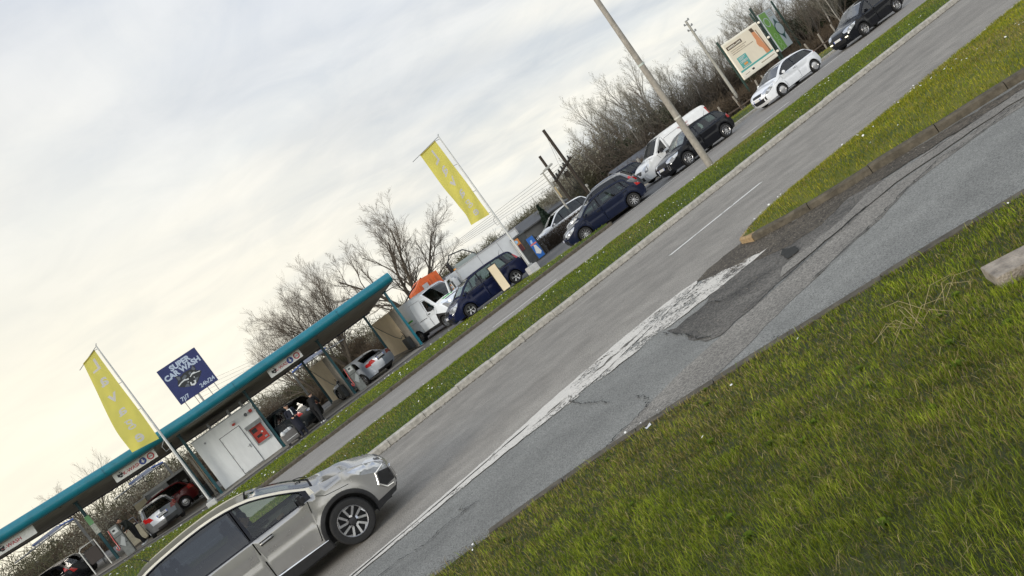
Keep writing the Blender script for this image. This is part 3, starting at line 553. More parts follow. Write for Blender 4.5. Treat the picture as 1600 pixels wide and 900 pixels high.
    def strip(s, regions):
        S = s.S; P = s.P; n = len(P); wb_ = s.Wd(P[:, 0], P[:, 1]); T = np.gradient(P, axis=0); T /= np.linalg.norm(T, axis=1)[:, None]; Nn = np.stack([-T[:, 1], T[:, 0]], 1)
        sc = s.W/2
        def cs(u): return float(np.interp(u*s.nper, np.arange(n), S))
        out = [(S[i], -sc) for i in range(n)]+[(S[-1], sc*t) for t in (-.5, 0, .5)]+[(S[i], sc) for i in range(n-1, -1, -1)]+[(S[0], sc*t) for t in (.5, 0, -.5)]
        reg = []
        for r in regions:
            pl = []; q = r[1]
            for i in range(len(q)):
                a, b = q[i], q[(i+1) % len(q)]; k = max(1, int(max(abs(b[0]-a[0])*4, abs(b[1]-a[1])*5)))
                for j in range(k): t = j/k; pl.append((cs(a[0]+(b[0]-a[0])*t), (a[1]+(b[1]-a[1])*t)*sc))
            reg.append((r[0], pl)+tuple(r[2:]))
        V, F, idx = cdt(out, reg, s.step*1.1)
        def mp(Vv):
            x = np.interp(Vv[:, 0], S, P[:, 0]); z = np.interp(Vv[:, 0], S, P[:, 1]); ww = np.interp(Vv[:, 0], S, wb_); nx = np.interp(Vv[:, 0], S, Nn[:, 0]); nz = np.interp(Vv[:, 0], S, Nn[:, 1])
            t = np.clip(Vv[:, 1]/sc, -1, 1); c = (.025+.07*np.abs(nx))*(1-np.abs(t)**2.6); return np.stack([x+nx*c, t*ww, z+nz*c], 1)
        s.smap = mp; s.cs = cs; s.sc = sc
        P3 = mp(V); e = .01; a = mp(V+[e, 0])-mp(V-[e, 0]); Vb = V.copy(); b = mp(np.clip(V+[0, e], -1e9, sc))-mp(V-[0, e]); NN = np.cross(a, b); NN /= np.linalg.norm(NN, axis=1)[:, None]+1e-9
        ctr = np.array([s.L/2, 0, .6]); sg = np.sign(((P3-ctr)*NN).sum(1)); NN *= sg[:, None]
        for k in range(-1, len(reg)):
            f = F[idx == k]
            if not len(f): continue
            nm, mm = ('body', s.paint) if k < 0 else (reg[k][0], reg[k][2])
            a, b, c = P3[f[0, 0]], P3[f[0, 1]], P3[f[0, 2]]; g = f if np.dot(np.cross(b-a, c-a), NN[f[0, 0]]) > 0 else f[:, ::-1]
            s.addpart(nm if nm == 'body' or (k >= 0 and len(reg[k]) > 3) else nm+'#s%d' % k, P3, g, mm, NN)
    def pt(s, u, t, off=0):              # point on the strip
        v = s.smap(np.array([[s.cs(u), t*s.sc]]))[0]; return Vector(v)
    def seam(s, pts, wd=.006, m=INK, off=.0025, both=True, key='body'):
        Q = []
        for i in range(len(pts)-1):
            a = np.array(pts[i]); b = np.array(pts[i+1]); k = max(1, int(np.linalg.norm(b-a)/.05)); Q += [a+(b-a)*j/k for j in range(k)]
        Q.append(np.array(pts[-1])); Q = np.array(Q); T = np.gradient(Q, axis=0); T /= np.linalg.norm(T, axis=1)[:, None]+1e-9; Nn = np.stack([-T[:, 1], T[:, 0]], 1)
        A = Q+Nn*wd; B = Q-Nn*wd; V2 = np.empty((2*len(Q), 2)); V2[0::2] = A; V2[1::2] = B; w = s.Wd(V2[:, 0], V2[:, 1])+off
        F = np.array([(2*i, 2*i+1, 2*i+3) for i in range(len(Q)-1)]+[(2*i, 2*i+3, 2*i+2) for i in range(len(Q)-1)])
        for sy in ((-1, 1) if both is True else (both,)): s.addpart(key if key == 'body' else key+'#%d' % sy, np.stack([V2[:, 0], sy*w, V2[:, 1]], 1), F if sy > 0 else F[:, ::-1], m, np.tile([0., sy, 0.], (len(V2), 1)))
    def flush(s):
        obs = {}
        for key, L in s.parts.items():
            Vs = []; Fs = []; Ms = []; Ns = []; mats = []; k = 0
            for V, F, m, Nn in L:
                u, inv = np.unique(F, return_inverse=True); inv = inv.reshape(F.shape); Vs.append(V[u]); Ns.append(Nn[u]); Fs.append(inv+k); k += len(u)
                if m not in mats: mats.append(m)
                Ms += [mats.index(m)]*len(F)
            V = np.concatenate(Vs); F = np.concatenate(Fs); me = bpy.data.meshes.new(key.split('#')[0])
            me.from_pydata(V.tolist(), [], F.tolist()); [me.materials.append(q) for q in mats]; me.polygons.foreach_set('material_index', Ms); me.shade_smooth()
            me.normals_split_custom_set_from_vertices(np.concatenate(Ns).tolist())
            o = bpy.data.objects.new(key.split('#')[0], me); COL.objects.link(o); o.parent = s.root; obs[key] = o
        return obs
    def under(s, liner=True):
        mb = MB(); mb.bb((s.xf+s.ra+.02, -s.W/2+.12, s.zs-.03), (s.xr-s.ra-.02, s.W/2-.12, s.zs+.12), BLK)
        mb.bb((.2, -s.W/2+.35, s.zs-.02), (s.L-.2, s.W/2-.35, s.zs+.15), BLK)
        for wx in (s.xf, s.xr):
            for sy in (-1, 1):
                y0 = float(s.Wd([wx], [s.r+s.ra-.02])[0])-.03; vs = []; n = 14
                for i in range(n+1):
                    t = -.35+(math.pi+.7)*i/n; x = wx+(s.ra+.012)*math.cos(t); z = s.r+(s.ra+.012)*math.sin(t); vs += [(x, sy*(y0+.02), z), (x, sy*(y0-.3), z)]
                mb.add(vs, [(2*i, 2*i+1, 2*i+3, 2*i+2) for i in range(n)]+[tuple(2*i+1 for i in range(n+1))], BLK)
        mb.build('underbody', s.root)
    def cabin(s, seats=2, z=.32, driver=None, dash=True):
        mb = MB(); xa = s.xf+.35; xb = s.L-.45; bz = s.belt-.06
        mb.bb((xa, -s.W/2+.13, z), (xb, s.W/2-.13, z+.05), INT); mb.bb((xa-.05, -s.W/2+.16, z), (xa+.4, s.W/2-.16, bz+.02), INT, .05)
        for k in range(seats):
            x = s.xf+1.05+k*.85
            if x > s.L-.7: break
            for y in (-.36, .36):
                mb.box((x, y, z+.2), (.5, .46, .16), INT, None, .05); mb.box((x+.3, y, z+.55), (.14, .44, .68), INT, Matrix.Rotation(R(14), 3, 'Y'), .05); mb.box((x+.4, y, z+.96), (.09, .24, .2), INT, Matrix.Rotation(R(10), 3, 'Y'), .04)
        mb.build('interior', s.root)
        return (s.xf+1.05, z)
    def wheels(s, style='ten', m=None, col=ALU, w=.2, ybias=0):
        for wx in (s.xf, s.xr):
            for sy in (-1, 1):
                yo = float(s.Wd([wx], [s.r+s.ra+.03])[0])-.012+ybias; make_wheel(s.root, wx, sy, yo, s.r, w, style, col)
    def plate(s, u, t=0, chars='', w=.5, h=.11, m=PLT):
        c = s.pt(u, t); a = s.pt(u-.06, t); b = s.pt(u+.06, t); up = (b-a).normalized(); front = u < 8
        up = up if up.z > 0 else -up; out = Vector((-1 if front else 1, 0, 0)); xa = up.cross(out); xa = Vector((0, xa.y, 0)).normalized(); out = xa.cross(up)
        M = frame4(c+out*.03, xa, up); mb = MB(); mb.box((0, 0, 0), (w, h, .012), m, None, .004); mb.box((-w/2+.022, 0, .0075), (.04, h-.01, .004), PLB); mb.box((w/2-.022, 0, .0075), (.04, h-.01, .004), PLB)
        o = mb.build('number_plate', s.root); o.data.transform(M)
        if chars: text(chars, h*.82, INK, o, M @ Matrix.Translation((0, -.003, .0085)), 'plate_characters', .0015, .86, .002)
    def mirror(s, x, z, m=None, sz=1.):
        for sy in (-1, 1):
            y = float(s.Wd([x], [z])[0]); mb = MB(); mb.box((x, sy*(y+.13*sz), z+.07*sz), (.12*sz, .2*sz, .15*sz), m or BLK, Matrix.Rotation(R(8*sy), 3, 'Z'), .04*sz); mb.tube([(x+.02, sy*(y-.03), z), (x+.01, sy*(y+.08), z+.02)], .022, BLK, 6)
            o = mb.build('wing_mirror', s.root, 40); g = MB().box((x+.063*sz, sy*(y+.13*sz), z+.07*sz), (.006, .16*sz, .11*sz), GLB).build('mirror_glass', o)
    def handle(s, x, z, m=None, parent=None, sy=None):
        for q in ((-1, 1) if sy is None else (sy,)):
            y = float(s.Wd([x], [z])[0]); mb = MB(); mb.box((x, q*(y+.002), z), (.2, .01, .06), BLK, None, .004); mb.tube([(x-.1, q*(y+.004), z), (x-.07, q*(y+.032), z+.004), (x+.07, q*(y+.032), z+.004), (x+.1, q*(y+.004), z)], [.011, .013, .013, .011], m or s.paint, 8)
            mb.build('door_handle', parent[q] if parent else s.root, 40)
    def place(s, p, xy, yaw, z=0):
        c, sn = math.cos(yaw), math.sin(yaw); s.root.location = (xy[0]-(c*p[0]-sn*p[1]), xy[1]-(sn*p[0]+c*p[1]), z); s.root.rotation_euler = (0, 0, yaw)
def make_wheel(root, wx, sy, yo, r, w, style, col):
    mb = MB(); rr = r*.67
    prof = [(-w, rr*.98), (-w, r*.9), (-w+.03, r*.985), (-w/2, r), (-.03, r*.985), (-.004, r*.93), (0, r*.85), (-.012, rr*1.0), (-.06, rr*.97)]
    mb.lathe((wx, sy*yo, r), (0, sy, 0), prof, RUB, 36)
    if style == 'steel' or True: mb.lathe((wx, sy*yo, r), (0, sy, 0), [(-.11, rr), (-.12, rr*.5), (-.12, .0)], STL if style != 'cap' else BLK, 24)
    t = mb.build('wheel', root, 35); mb = MB(); c = Vector((wx, sy*yo, r)); Y = Vector((0, sy, 0))
    def sp(a, ra, off): return c+Vector((math.cos(a)*ra, 0, math.sin(a)*ra))+Y*off
    mb.lathe(c, Y, [(-.012, rr*1.0), (-.004, rr*.975), (-.016, rr*.93), (-.06, rr*.92)], col, 36)
    def bar(a0, r0, a1, r1, w0, w1, o0=-.03, o1=-.012, th=.025):
        A = sp(a0, r0, o0); B = sp(a1, r1, o1); d = (B-A).normalized(); n = d.cross(Y).normalized()
        vs = [A+n*w0, A-n*w0, B-n*w1, B+n*w1]; mb.add(vs+[v-Y*th for v in vs], [(0, 1, 2, 3), (0, 4, 5, 1), (1, 5, 6, 2), (3, 2, 6, 7), (0, 3, 7, 4)], col)
    if style == 'ten':
        for k in range(10): a = k*math.pi/5; bar(a, .05, a, rr*.95, .014, .011)
    elif style == 'five':
        for k in range(5): a = k*2*math.pi/5+.3; bar(a-.1, .04, a-.13, rr*.95, .012, .016); bar(a+.1, .04, a+.13, rr*.95, .012, .016)
    elif style == 'loop':
        for k in range(5):
            a = k*2*math.pi/5+.5
            bar(a-.24, rr*.34, a-.30, rr*.94, .015, .017); bar(a+.24, rr*.34, a+.40, rr*.94, .015, .017); bar(a-.30, rr*.36, a+.24, rr*.33, .014, .014); bar(a-.33, rr*.9, a+.10, rr*.95, .016, .010)
    elif style == 'cap':
        mb.lathe(c, Y, [(-.02, rr*.95), (-.004, rr*.7), (.004, rr*.35), (.006, 0)], col, 24)
        for k in range(9): a = k*2*math.pi/9; bar(a, rr*.55, a+.08, rr*.86, .012, .018, .004, -.002, .006)
    if style == 'steel':
        mb.lathe(c, Y, [(-.07, rr*.9), (-.045, rr*.55), (-.05, rr*.3), (-.02, rr*.2), (-.015, 0)], col, 24)
    else: mb.lathe(c, Y, [(-.03, rr*.26), (-.012, rr*.24), (-.008, rr*.12), (-.006, 0)], col if style != 'loop' else STL, 16)
    mb.build('rim', t, 35)
def scale_up(L, H, dx=None, **kw):
    P = [list(p) for p in BASE]
    for p in P: p[0] *= L/4.0; p[1] *= H/1.45
    for k, v in kw.items(): P[int(k[1:])] = list(v)
    return [tuple(p) for p in P]
def hatch(name, label, L, W, H, pm, doors=4, group=None, cat='car', up=None, belt=None, wb=2.5, fo=.85, r=.31, rim='ten', rimc=ALU, clad=None, gl=GLS, roofm=None, step=.09, plate='', platef='', lights='hi', badge=None, rails=False, tl=.19, hubx=None, bcl=.28, tail=True, lower=True, grille=None, front_t=.6, tailz=None, tu=(12.92, 14.0), pu=14.05, tint_t=.66, rearm=None, fogs=None, woff=.075):
    up = up or scale_up(L, H); belt = belt or H*.60
    scr = glass('screen_glass', (.35, .42, .38), 1.3, .16)
    c = Car(name, label, L, W, up, belt, wb, fo, r, pm, zs=.21, group=group, cat=cat, step=step, tl=tl)
    P = up; xA = P[6][0]; xT = P[8][0]; xC = P[11][0]; xD = P[12][0]; reg = []
    Q = c.top(.075); zz = np.array([q[1]-c.beltz(q[0]) for q in Q]); xs = Q[:, 0][zz > .03]; xw0, xw1 = xs.min(), xs.max()
    xB = c.xf+1.22+(0.25 if doors == 2 else 0)
    xe = min(xw1-.02, xD-.02); gp = .05
    cuts = [(xw0+.05, xw0+.05), (xB, xB+.02)]
    wins = [((xw0+.10, xw0+.10), (xB-gp/2-.03, xB-gp/2))]
    if doors == 4:
        xR = c.xr-.02; wins += [((xB+gp/2, xB+gp/2+.03), (xR, xR-.12)), ((xR+gp*1.2, xR-.12+gp*1.2), (xe-.02, min(xe-.12, xC-.05)))]
    else: wins += [((xB+gp/2, xB+gp/2+.03), (xe-.18, min(xe-.28, xC-.15)))]
    polys = []
    for a, b in wins:
        if b[0]-a[0] > .08: polys.append(c.win(a, b, off=woff))
    for p in polys: reg.append(('window', p, gl))
    surr = c.win((xw0+.02, xw0+.02), (xe+.04, min(xe-.02, xC+.04)), off=woff-.022, lift=-.005)
    # lights
    hl = [(P[4][0]*.1, P[3][1]+.0), (P[4][0]*.3, P[4][1]-.005), (P[4][0]+.0, P[4][1]+.04), (P[5][0]+.02, P[5][1]-.03), (P[5][0]-.12, P[4][1]-.03), (.2, P[3][1]-.02), (.02, P[3][1]-.08)]
    hl = [(x, min(z, float(np.interp(x, c.P[:5*7, 0][14:], c.P[:5*7, 1][14:]))+.06)) for x, z in hl]
    reg.append(('headlight', hl, LMP))
    if fogs: reg.append(('fog_lamp_recess', fogs, BLK))
    if tail: tz0, tz1 = tailz or (P[14][1]+.0, P[13][1]+.04); reg.append(('tail_light', [(L+.1, tz0), (L-.30, tz0+.02), (L-.34, tz1-.06), (L-.22, tz1), (L+.1, tz1)], RED))
    # cladding and doors
    if clad:
        zc = .38
        for wx in (c.xf, c.xr): reg.append(('wheel_arch_trim', [(wx+(c.ra+.065)*math.cos(t), c.r+(c.ra+.065)*math.sin(t)) for t in np.linspace(-.5, math.pi+.5, 26)], clad))
        reg.append(('body', [(-.2, 0), (-.2, .30), (c.xf-c.ra, .32), (c.xf+c.ra, zc-.04), (c.xr-c.ra, zc+.02), (c.xr+c.ra, .42), (L+.2, .44), (L+.2, 0)], clad, 1))
    tri = c.top(.045); zt = lambda x: float(np.interp(x, tri[:, 0], tri[:, 1]))
    d0 = c.xf+c.ra+.09; zb = .27 if not clad else .39
    fd = [(d0, zb), (d0-.06, .6), (max(xw0-.02, d0-.14), c.beltz(xw0)-.02)]+[(x, max(zt(x), c.beltz(x))) for x in np.linspace(max(xw0+.02, d0-.12), xB+.01, 9)]+[(xB, c.belt), (xB, zb)]
    doorsP = [fd]
    if doors == 4:
        e = c.xr-c.ra-.03; rd = [(xB+.006, zb), (xB+.006, c.belt)]+[(x, zt(x)) for x in np.linspace(xB+.016, c.xr-.1, 7)]+[(c.xr+.03, c.beltz(c.xr)), (c.xr-.02, c.r+c.ra+.08), (c.xr-c.ra*.75, c.r+c.ra*.75+.06), (e, c.r+.05), (e, zb)]
        doorsP.append(rd)
    reg.append(('body', surr, GLB, 1))
    if roofm: reg.append(('body', [(xw0-.06, c.beltz(xw0)+.02)]+[(x, c.beltz(x)+.03) for x in (xw0-.02, xe, xe+.05)]+[(xe+.12, H+.2), (xw0+.1, H+.2)], roofm))
    for p in doorsP: reg.append(('door', p, pm))
    c.sides(reg)
    for p in doorsP: c.seam(p+[p[0]], .005)
    # strip
    R_ = []
    R_.append(('windscreen', [(6.08, -.94), (6.08, .94), (7.94, .92), (7.94, -.92)], scr)); R_.append(('body', [(6.0, -.965), (6.0, .965), (8.0, .945), (8.0, -.945)], GLB, 1))
    R_.append(('rear_window', [(11.25, -.80), (11.25, .80), (12.75, .84), (12.75, -.84)], gl if gl is not GLS else GLM)); R_.append(('body', [(11.1, -.84), (11.1, .84), (12.9, .90), (12.9, -.90)], GLB, 1))
    for q in (-1, 1): R_.append(('headlight', [(3.05, q*1.0), (4.5, q*1.0), (4.3, q*.74), (3.55, q*front_t), (3.0, q*.72)], LMP))
    if tail:
        for q in (-1, 1): R_.append(('tail_light', [(tu[0], q*1.0), (tu[1], q*1.0), (tu[1], q*tint_t), (tu[0]+.06, q*(tint_t+.12))], RED))
    R_.append(('grille', grille or [(2.75, -.52), (2.75, .52), (3.75, .58), (3.75, -.58)], BLK))
    R_.append(('lower_grille', [(.9, -.62), (.9, .62), (1.9, .74), (1.9, -.74)], BLK))
    for q in (-1, 1): R_.append(('fog_lamp_recess', [(1.0, q*.80), (1.0, q*.96), (2.2, q*.97), (1.9, q*.80)], BLK))
    if clad: R_.append(('body', [(0, -1), (0, 1), (.8, 1), (.8, -1)], clad, 1)); R_.append(('body', [(15.3, -1), (15.3, 1), (17, 1), (17, -1)], clad, 1))
    else: R_.append(('body', [(16.1, -.8), (16.1, .8), (17, .8), (17, -.8)], BLK, 1))
    R_.append(('number_plate_recess', [(pu-.35, -.36), (pu-.35, .36), (pu+.45, .36), (pu+.45, -.36)], BLK, 1))
    if rearm: R_.append(('tailgate', [(12.9, -.97), (12.9, .97), (15.0, .97), (15.0, -.97)], rearm))
    if roofm: R_.append(('roof', [(7.98, -1), (7.98, 1), (11.25, 1), (11.25, -1)], roofm, 1))
    c.strip(R_)
    c.seam([(c.xf-.25, c.beltz(.5)-.17), (c.xf+.1, c.beltz(1)-.1), (xw0-.05, c.beltz(xw0)-.03)], .004)
    ob = c.flush(); c.ob = ob; c.under(); c.cabin(2); c.wheels(rim, col=rimc)
    dm = {sy: [o for k, o in ob.items() if k.startswith('door#') and k.split('#')[1].startswith(str(sy))] for sy in (-1, 1)}
    for i, p in enumerate(doorsP):
        x = max(a[0] for a in p if a[1] > .5 and a[1] < c.belt+.02)-.17
        if i == 1: x = c.xr-.12
        for sy in (-1, 1):
            if len(dm[sy]) > i: c.handle(x, c.beltz(x)-.10, parent={sy: dm[sy][i]}, sy=sy)
    c.mirror(xw0+.16, c.beltz(xw0)+.0, pm if lights != 'blackmirror' else BLK)
    if platef is not None: c.plate(2.15, 0, platef)
    if plate is not None: c.plate(pu, 0, plate)
    if rails:
        for q in (-1, 1):
            pts = [c.pt(u, q*.86)+Vector((0, 0, dz)) for u, dz in ((8.3, .0), (8.5, .05), (9.5, .055), (10.3, .05), (10.6, .0))]; MB().tube(pts, .017, rails, 6).build('roof_rail', c.root)
    a = c.pt(10.7, 0); MB().tube([a, a+Vector((.06, 0, .09)), a+Vector((.18, 0, .2))], [.012, .006, .003], BLK, 5).build('aerial', c.root)
    for y in (-.3, .3):
        wp = MB(); a = c.pt(6.05, y); b = c.pt(6.5, y+.38); wp.tube([a+Vector((-.02, 0, .02)), a.lerp(b, .5)+Vector((-.02, 0, .03)), b+Vector((-.01, 0, .02))], .008, BLK, 4); wp.build('wiper', c.root)
    return c
# ------------------------------------------------------------------ the near car
SILV = paint('warm_silver', (.42, .41, .39), .6, .27, .07); IVORY = mat('ivory', (.74, .70, .58), .55, nz=.05, ns=3, spec=.15)
CLAD = mat('cladding', (.022, .022, .023), .55, nz=.25, ns=15)
cap_up = [(.12, .24), (.03, .36), (0, .52), (.03, .68), (.13, .80), (.52, .96), (1.02, 1.065), (1.42, 1.29), (1.86, 1.485), (2.35, 1.566), (2.95, 1.555), (3.48, 1.475), (3.74, 1.20), (3.93, 1.0), (4.06, .80), (4.12, .56), (4.10, .40), (4.0, .28)]
cp = hatch('parked_car', 'silver crossover with cream roof driving past on the near lane, closest vehicle', 4.12, 1.78, 1.566, SILV, up=cap_up, belt=.955, wb=2.606, fo=.866, r=.335, rim='loop', clad=CLAD, roofm=IVORY, step=.055, platef=None, plate=None, gl=GLM, lights='blackmirror', woff=.048, fogs=[(-.05, .40), (.18, .41), (.25, .50), (.20, .64), (.06, .68), (-.05, .66)])
cp.root.name = 'crossover_car'; cp.place((cp.xf, .89), (.38, 11.86), math.pi, 0)
for k, o in cp.ob.items():
    if k.startswith('window#'):
        x = np.mean([v.co.x for v in o.data.vertices])
        o.data.materials[0] = glass('front_door_glass', (.80, .88, .80), .6) if x < 2.2 else glass('tinted_rear_glass', (.24, .27, .29), 1.0, .03)
# chrome details: lamp brow, sill strip, fog lamp surround
for sy in (-1, 1):
    mb = MB()
    def q3(x, z, o=.012): return Vector((x, sy*(float(cp.Wd([x], [z])[0])+o), z))
    mb.tube([q3(d, z) for d, z in ((1.28, .34), (1.7, .36), (2.15, .385), (2.5, .42))], [.006, .013, .013, .005], CHR, 6)
    mb.build('sill_strip', cp.root)
    MB().tube([q3(x, z, .006) for x, z in ((.06, .695), (.22, .66), (.275, .50), (.19, .39), (.08, .375))], .014, CHR, 6).build('fog_lamp_trim', cp.root)
for sy in (-1, 1):
    mb = MB(); L_ = [(1.25, .90), (2.35, .93), (2.45, .80), (1.35, .76)]; pts = [cp.pt(u, sy*t)+Vector((-.012, 0, 0)) for u, t in L_]; mb.tube(pts+[pts[0]], .013, CHR, 6); mb.build('fog_lamp_surround', cp.root)
    lo = [o for k, o in cp.ob.items() if k.startswith('headlight#%d' % sy)]
    mb = MB(); a = [cp.pt(u, sy*t)+Vector((-.004, sy*.006, .002)) for u, t in ((3.15, .93), (3.5, .96), (4.0, .985), (4.45, .998))]; mb.tube(a, [.008, .01, .008, .004], mat('lamp_led', (.9, .9, .92), .2), 6)
    b_ = [cp.pt(u, sy*t)+Vector((-.004, sy*.004, 0)) for u, t in ((3.25, .74), (3.35, .86), (3.5, .94))]; mb.tube(b_, .010, CHR, 6)
    for u, t in ((3.55, .84), (3.8, .92)): c_ = cp.pt(u, sy*t); mb.lathe(c_+Vector((.01, 0, 0)), (-1, sy*.35, .25), [(0, .052), (.014, .048), (.018, .03), (.004, .0)], LMD, 14)
    mb.build('headlight_lens', cp.root)
# ------------------------------------------------------------------ other vehicles
NAVY = paint('navy', (.006, .010, .028), .0, .25, .15); INDIGO = paint('indigo', (.007, .011, .042), .0, .25, .15); BLK_P = paint('black_car', (.005, .006, .009), .0, .22, .15)
WHP = paint('white_car', (.78, .80, .82), 0, .28, .06); VANW = paint('white_van', (.78, .79, .78), 0, .35, .08); SLP = paint('silver_car', (.50, .55, .62), .35, .3, .08); REDP = paint('red_car', (.11, .010, .012), .1, .3, .15)
DGRN = paint('dark_suv', (.012, .016, .02), .2, .28, .15); GRYP = paint('grey_car', (.19, .20, .21), .5, .34, .1)
c = hatch('parked_car', 'navy blue hatchback leaving the forecourt, just left of the silver people carrier', 4.21, 1.777, 1.457, NAVY, wb=2.625, fo=.80, r=.312, rim='ten', belt=.90, up=scale_up(4.21, 1.457) if 0 else [(.13, .20), (.03, .34), (0, .50), (.05, .64), (.16, .76), (.55, .90), (1.0, 1.0), (1.40, 1.23), (1.84, 1.40), (2.35, 1.457), (2.95, 1.435), (3.52, 1.35), (3.66, 1.12), (3.84, .95), (4.08, .82), (4.2, .55), (4.19, .38), (4.1, .24)], tailz=(.74, .98), plate=None, gl=GLS)
c.root.name = 'hatchback_car'; c.place((c.xr, -.86), (18.6, 31.0), R(-20), .0)
c = hatch('people_carrier', 'navy blue people carrier parked behind the beige board, driver inside', 4.43, 1.81, 1.62, INDIGO, wb=2.74, fo=.83, r=.315, rim='five', belt=.99, cat='people carrier', up=[(.13, .20), (.03, .34), (0, .52), (.05, .68), (.16, .82), (.50, .99), (.82, 1.10), (1.28, 1.40), (1.72, 1.57), (2.4, 1.62), (3.2, 1.605), (4.0, 1.53), (4.18, 1.25), (4.30, 1.02), (4.38, .80), (4.43, .56), (4.42, .38), (4.33, .24)], tailz=(1.0, 1.33), tu=(12.0, 13.2), tint_t=.8, plate=None)
c.place((c.xf, -.87), (10.75, 35.2), R(-1), .14); SCEN = c
c = hatch('parked_car', 'white three-door hatchback driving left below the cream billboard', 4.05, 1.69, 1.43, WHP, doors=2, wb=2.47, fo=.82, r=.30, rim='cap', belt=.90, plate=None, platef='', tailz=(.85, .98), up=[(.13, .20), (.03, .34), (0, .50), (.04, .62), (.15, .73), (.55, .87), (1.0, .97), (1.42, 1.20), (1.84, 1.38), (2.3, 1.43), (2.9, 1.40), (3.4, 1.31), (3.66, 1.12), (3.84, .95), (3.95, .78), (4.05, .52), (4.03, .36), (3.94, .22)])
c.root.name = 'white_hatchback'; c.place((c.xf, -.82), (28.35, 30.3), 0)
c = hatch('parked_car', 'black family car with lit headlamps driving left at the top right corner', 4.43, 1.80, 1.62, BLK_P, wb=2.68, fo=.85, r=.33, rim='ten', belt=.96, plate=None, platef='', up=scale_up(4.43, 1.60))
c.root.name = 'black_car'; c.place((c.xf, -.87), (33.9, 29.45), 0)
for q in (-1, 1):
    MB().box(tuple(c.pt(1.9, q*.82)), (.03, .22, .05), LAMPON).build('fog_lamp', c.root)
c = hatch('parked_car', 'black hatchback with chrome front lamps passing the foot of the lamp post', 4.28, 1.81, 1.50, BLK_P, wb=2.61, fo=.86, r=.335, rim='ten', belt=.93, plate=None, platef='', up=scale_up(4.28, 1.50))
c.root.name = 'black_hatchback'; c.place((c.xf, -.87), (22.15, 30.9), 0)
for q in (-1, 1):
    pts = [c.pt(u, q*t)+Vector((-.012, 0, 0)) for u, t in ((1.1, .86), (2.4, .90), (2.5, .76), (1.2, .70))]; MB().tube(pts+[pts[0]], .02, CHR, 6).build('fog_lamp_surround', c.root)
c = hatch('parked_car', 'silver people carrier seen from behind, between the navy hatchback and the white van', 4.36, 1.79, 1.62, GRYP, wb=2.68, fo=.82, r=.315, rim='ten', belt=.98, plate='', platef=None, gl=GLD, up=scale_up(4.36, 1.62), tailz=(1.02, 1.2), cat='people carrier', rails=CHR)
c.root.name = 'people_carrier'; c.place((c.L, -.4), (21.5, 34.4), R(-38), .02)
# silver saloon in the wash bay
sal = [(.14, .20), (.03, .34), (0, .50), (.04, .62), (.15, .72), (.62, .86), (1.30, .96), (1.75, 1.19), (2.2, 1.36), (2.65, 1.41), (3.1, 1.395), (3.5, 1.31), (3.85, 1.13), (4.12, 1.03), (4.52, .985), (4.60, .72), (4.58, .40), (4.48, .26)]
c = hatch('parked_car', 'light silver saloon in the right-hand wash bay, rear with red lamps towards the road', 4.60, 1.80, 1.41, SLP, wb=2.76, fo=.80, r=.32, rim='five', belt=.90, up=sal, tailz=(.74, .93), tu=(14.1, 14.75), pu=14.45, tint_t=.55, plate='BV 016 YX', platef=None, gl=GLM)
c.root.name = 'saloon_car'; c.place((c.L, 0), (7.05, 40.6), R(-66), .17)
# dark estate / suv in the middle bay
c = hatch('parked_car', 'dark estate car with silver roof rails in the bay beside the white cabin', 4.60, 1.84, 1.66, DGRN, wb=2.72, fo=.88, r=.34, rim='ten', belt=1.02, up=scale_up(4.6, 1.66), tailz=(1.0, 1.25), plate='', platef=None, gl=GLM, rails=CHR, cat='estate car')
c.root.name = 'estate_car'; c.place((c.L, 0), (2.75, 40.2), R(-52), .17)
# left bay
c = hatch('parked_car', 'dark red hatchback standing crosswise behind the silver one in the left bay', 3.98, 1.60, 1.42, REDP, wb=2.45, fo=.75, r=.285, rim='steel', rimc=ALU, belt=.90, up=scale_up(3.98, 1.42), plate=None, platef=None, doors=4, gl=GLM)
c.root.name = 'red_hatchback'; c.place((c.xf, -.78), (-6.85, 43.95), R(8), .47)
c = hatch('parked_car', 'old silver hatchback seen from behind in the left bay, front door open', 3.85, 1.62, 1.38, GRYP, wb=2.4, fo=.72, r=.28, rim='steel', rimc=ALU, belt=.86, up=scale_up(3.85, 1.38), plate='CK 205 RK', platef=None, tailz=(.72, .95), gl=GLM, pu=14.0, rearm=SLP, roofm=SLP)
c.root.name = 'silver_hatchback'; c.place((c.L, 0), (-5.0, 39.7), R(-78), .42)
dr = MB(); dr.box((0, 0, .55), (.95, .06, .75), mat('door_cream', (.5, .46, .34), .6, nz=.2), None, .02); dr.bb((-.45, -.02, .92), (-.41, .02, 1.32), GRYP); dr.tube([(-.43, 0, 1.3), (.1, 0, 1.34), (.45, 0, .95)], .02, GRYP, 6); dr.box((.1, -.04, .5), (.5, .02, .2), BLK)
o = dr.build('door', c.root); o.location = (1.5, -1.25, 0); o.rotation_euler = (0, 0, R(-105))
c = hatch('parked_car', 'dark car at the very bottom left, only its roof and lit tail lamp showing', 4.3, 1.76, 1.48, BLK_P, wb=2.6, fo=.83, r=.31, rim='ten', belt=.93, up=scale_up(4.3, 1.48), tailz=(.95, 1.2), plate=None, platef=None, gl=GLM)
c.root.name = 'dark_car'; c.place((c.L, .2), (-9.0, 42.4), R(-28), .55)
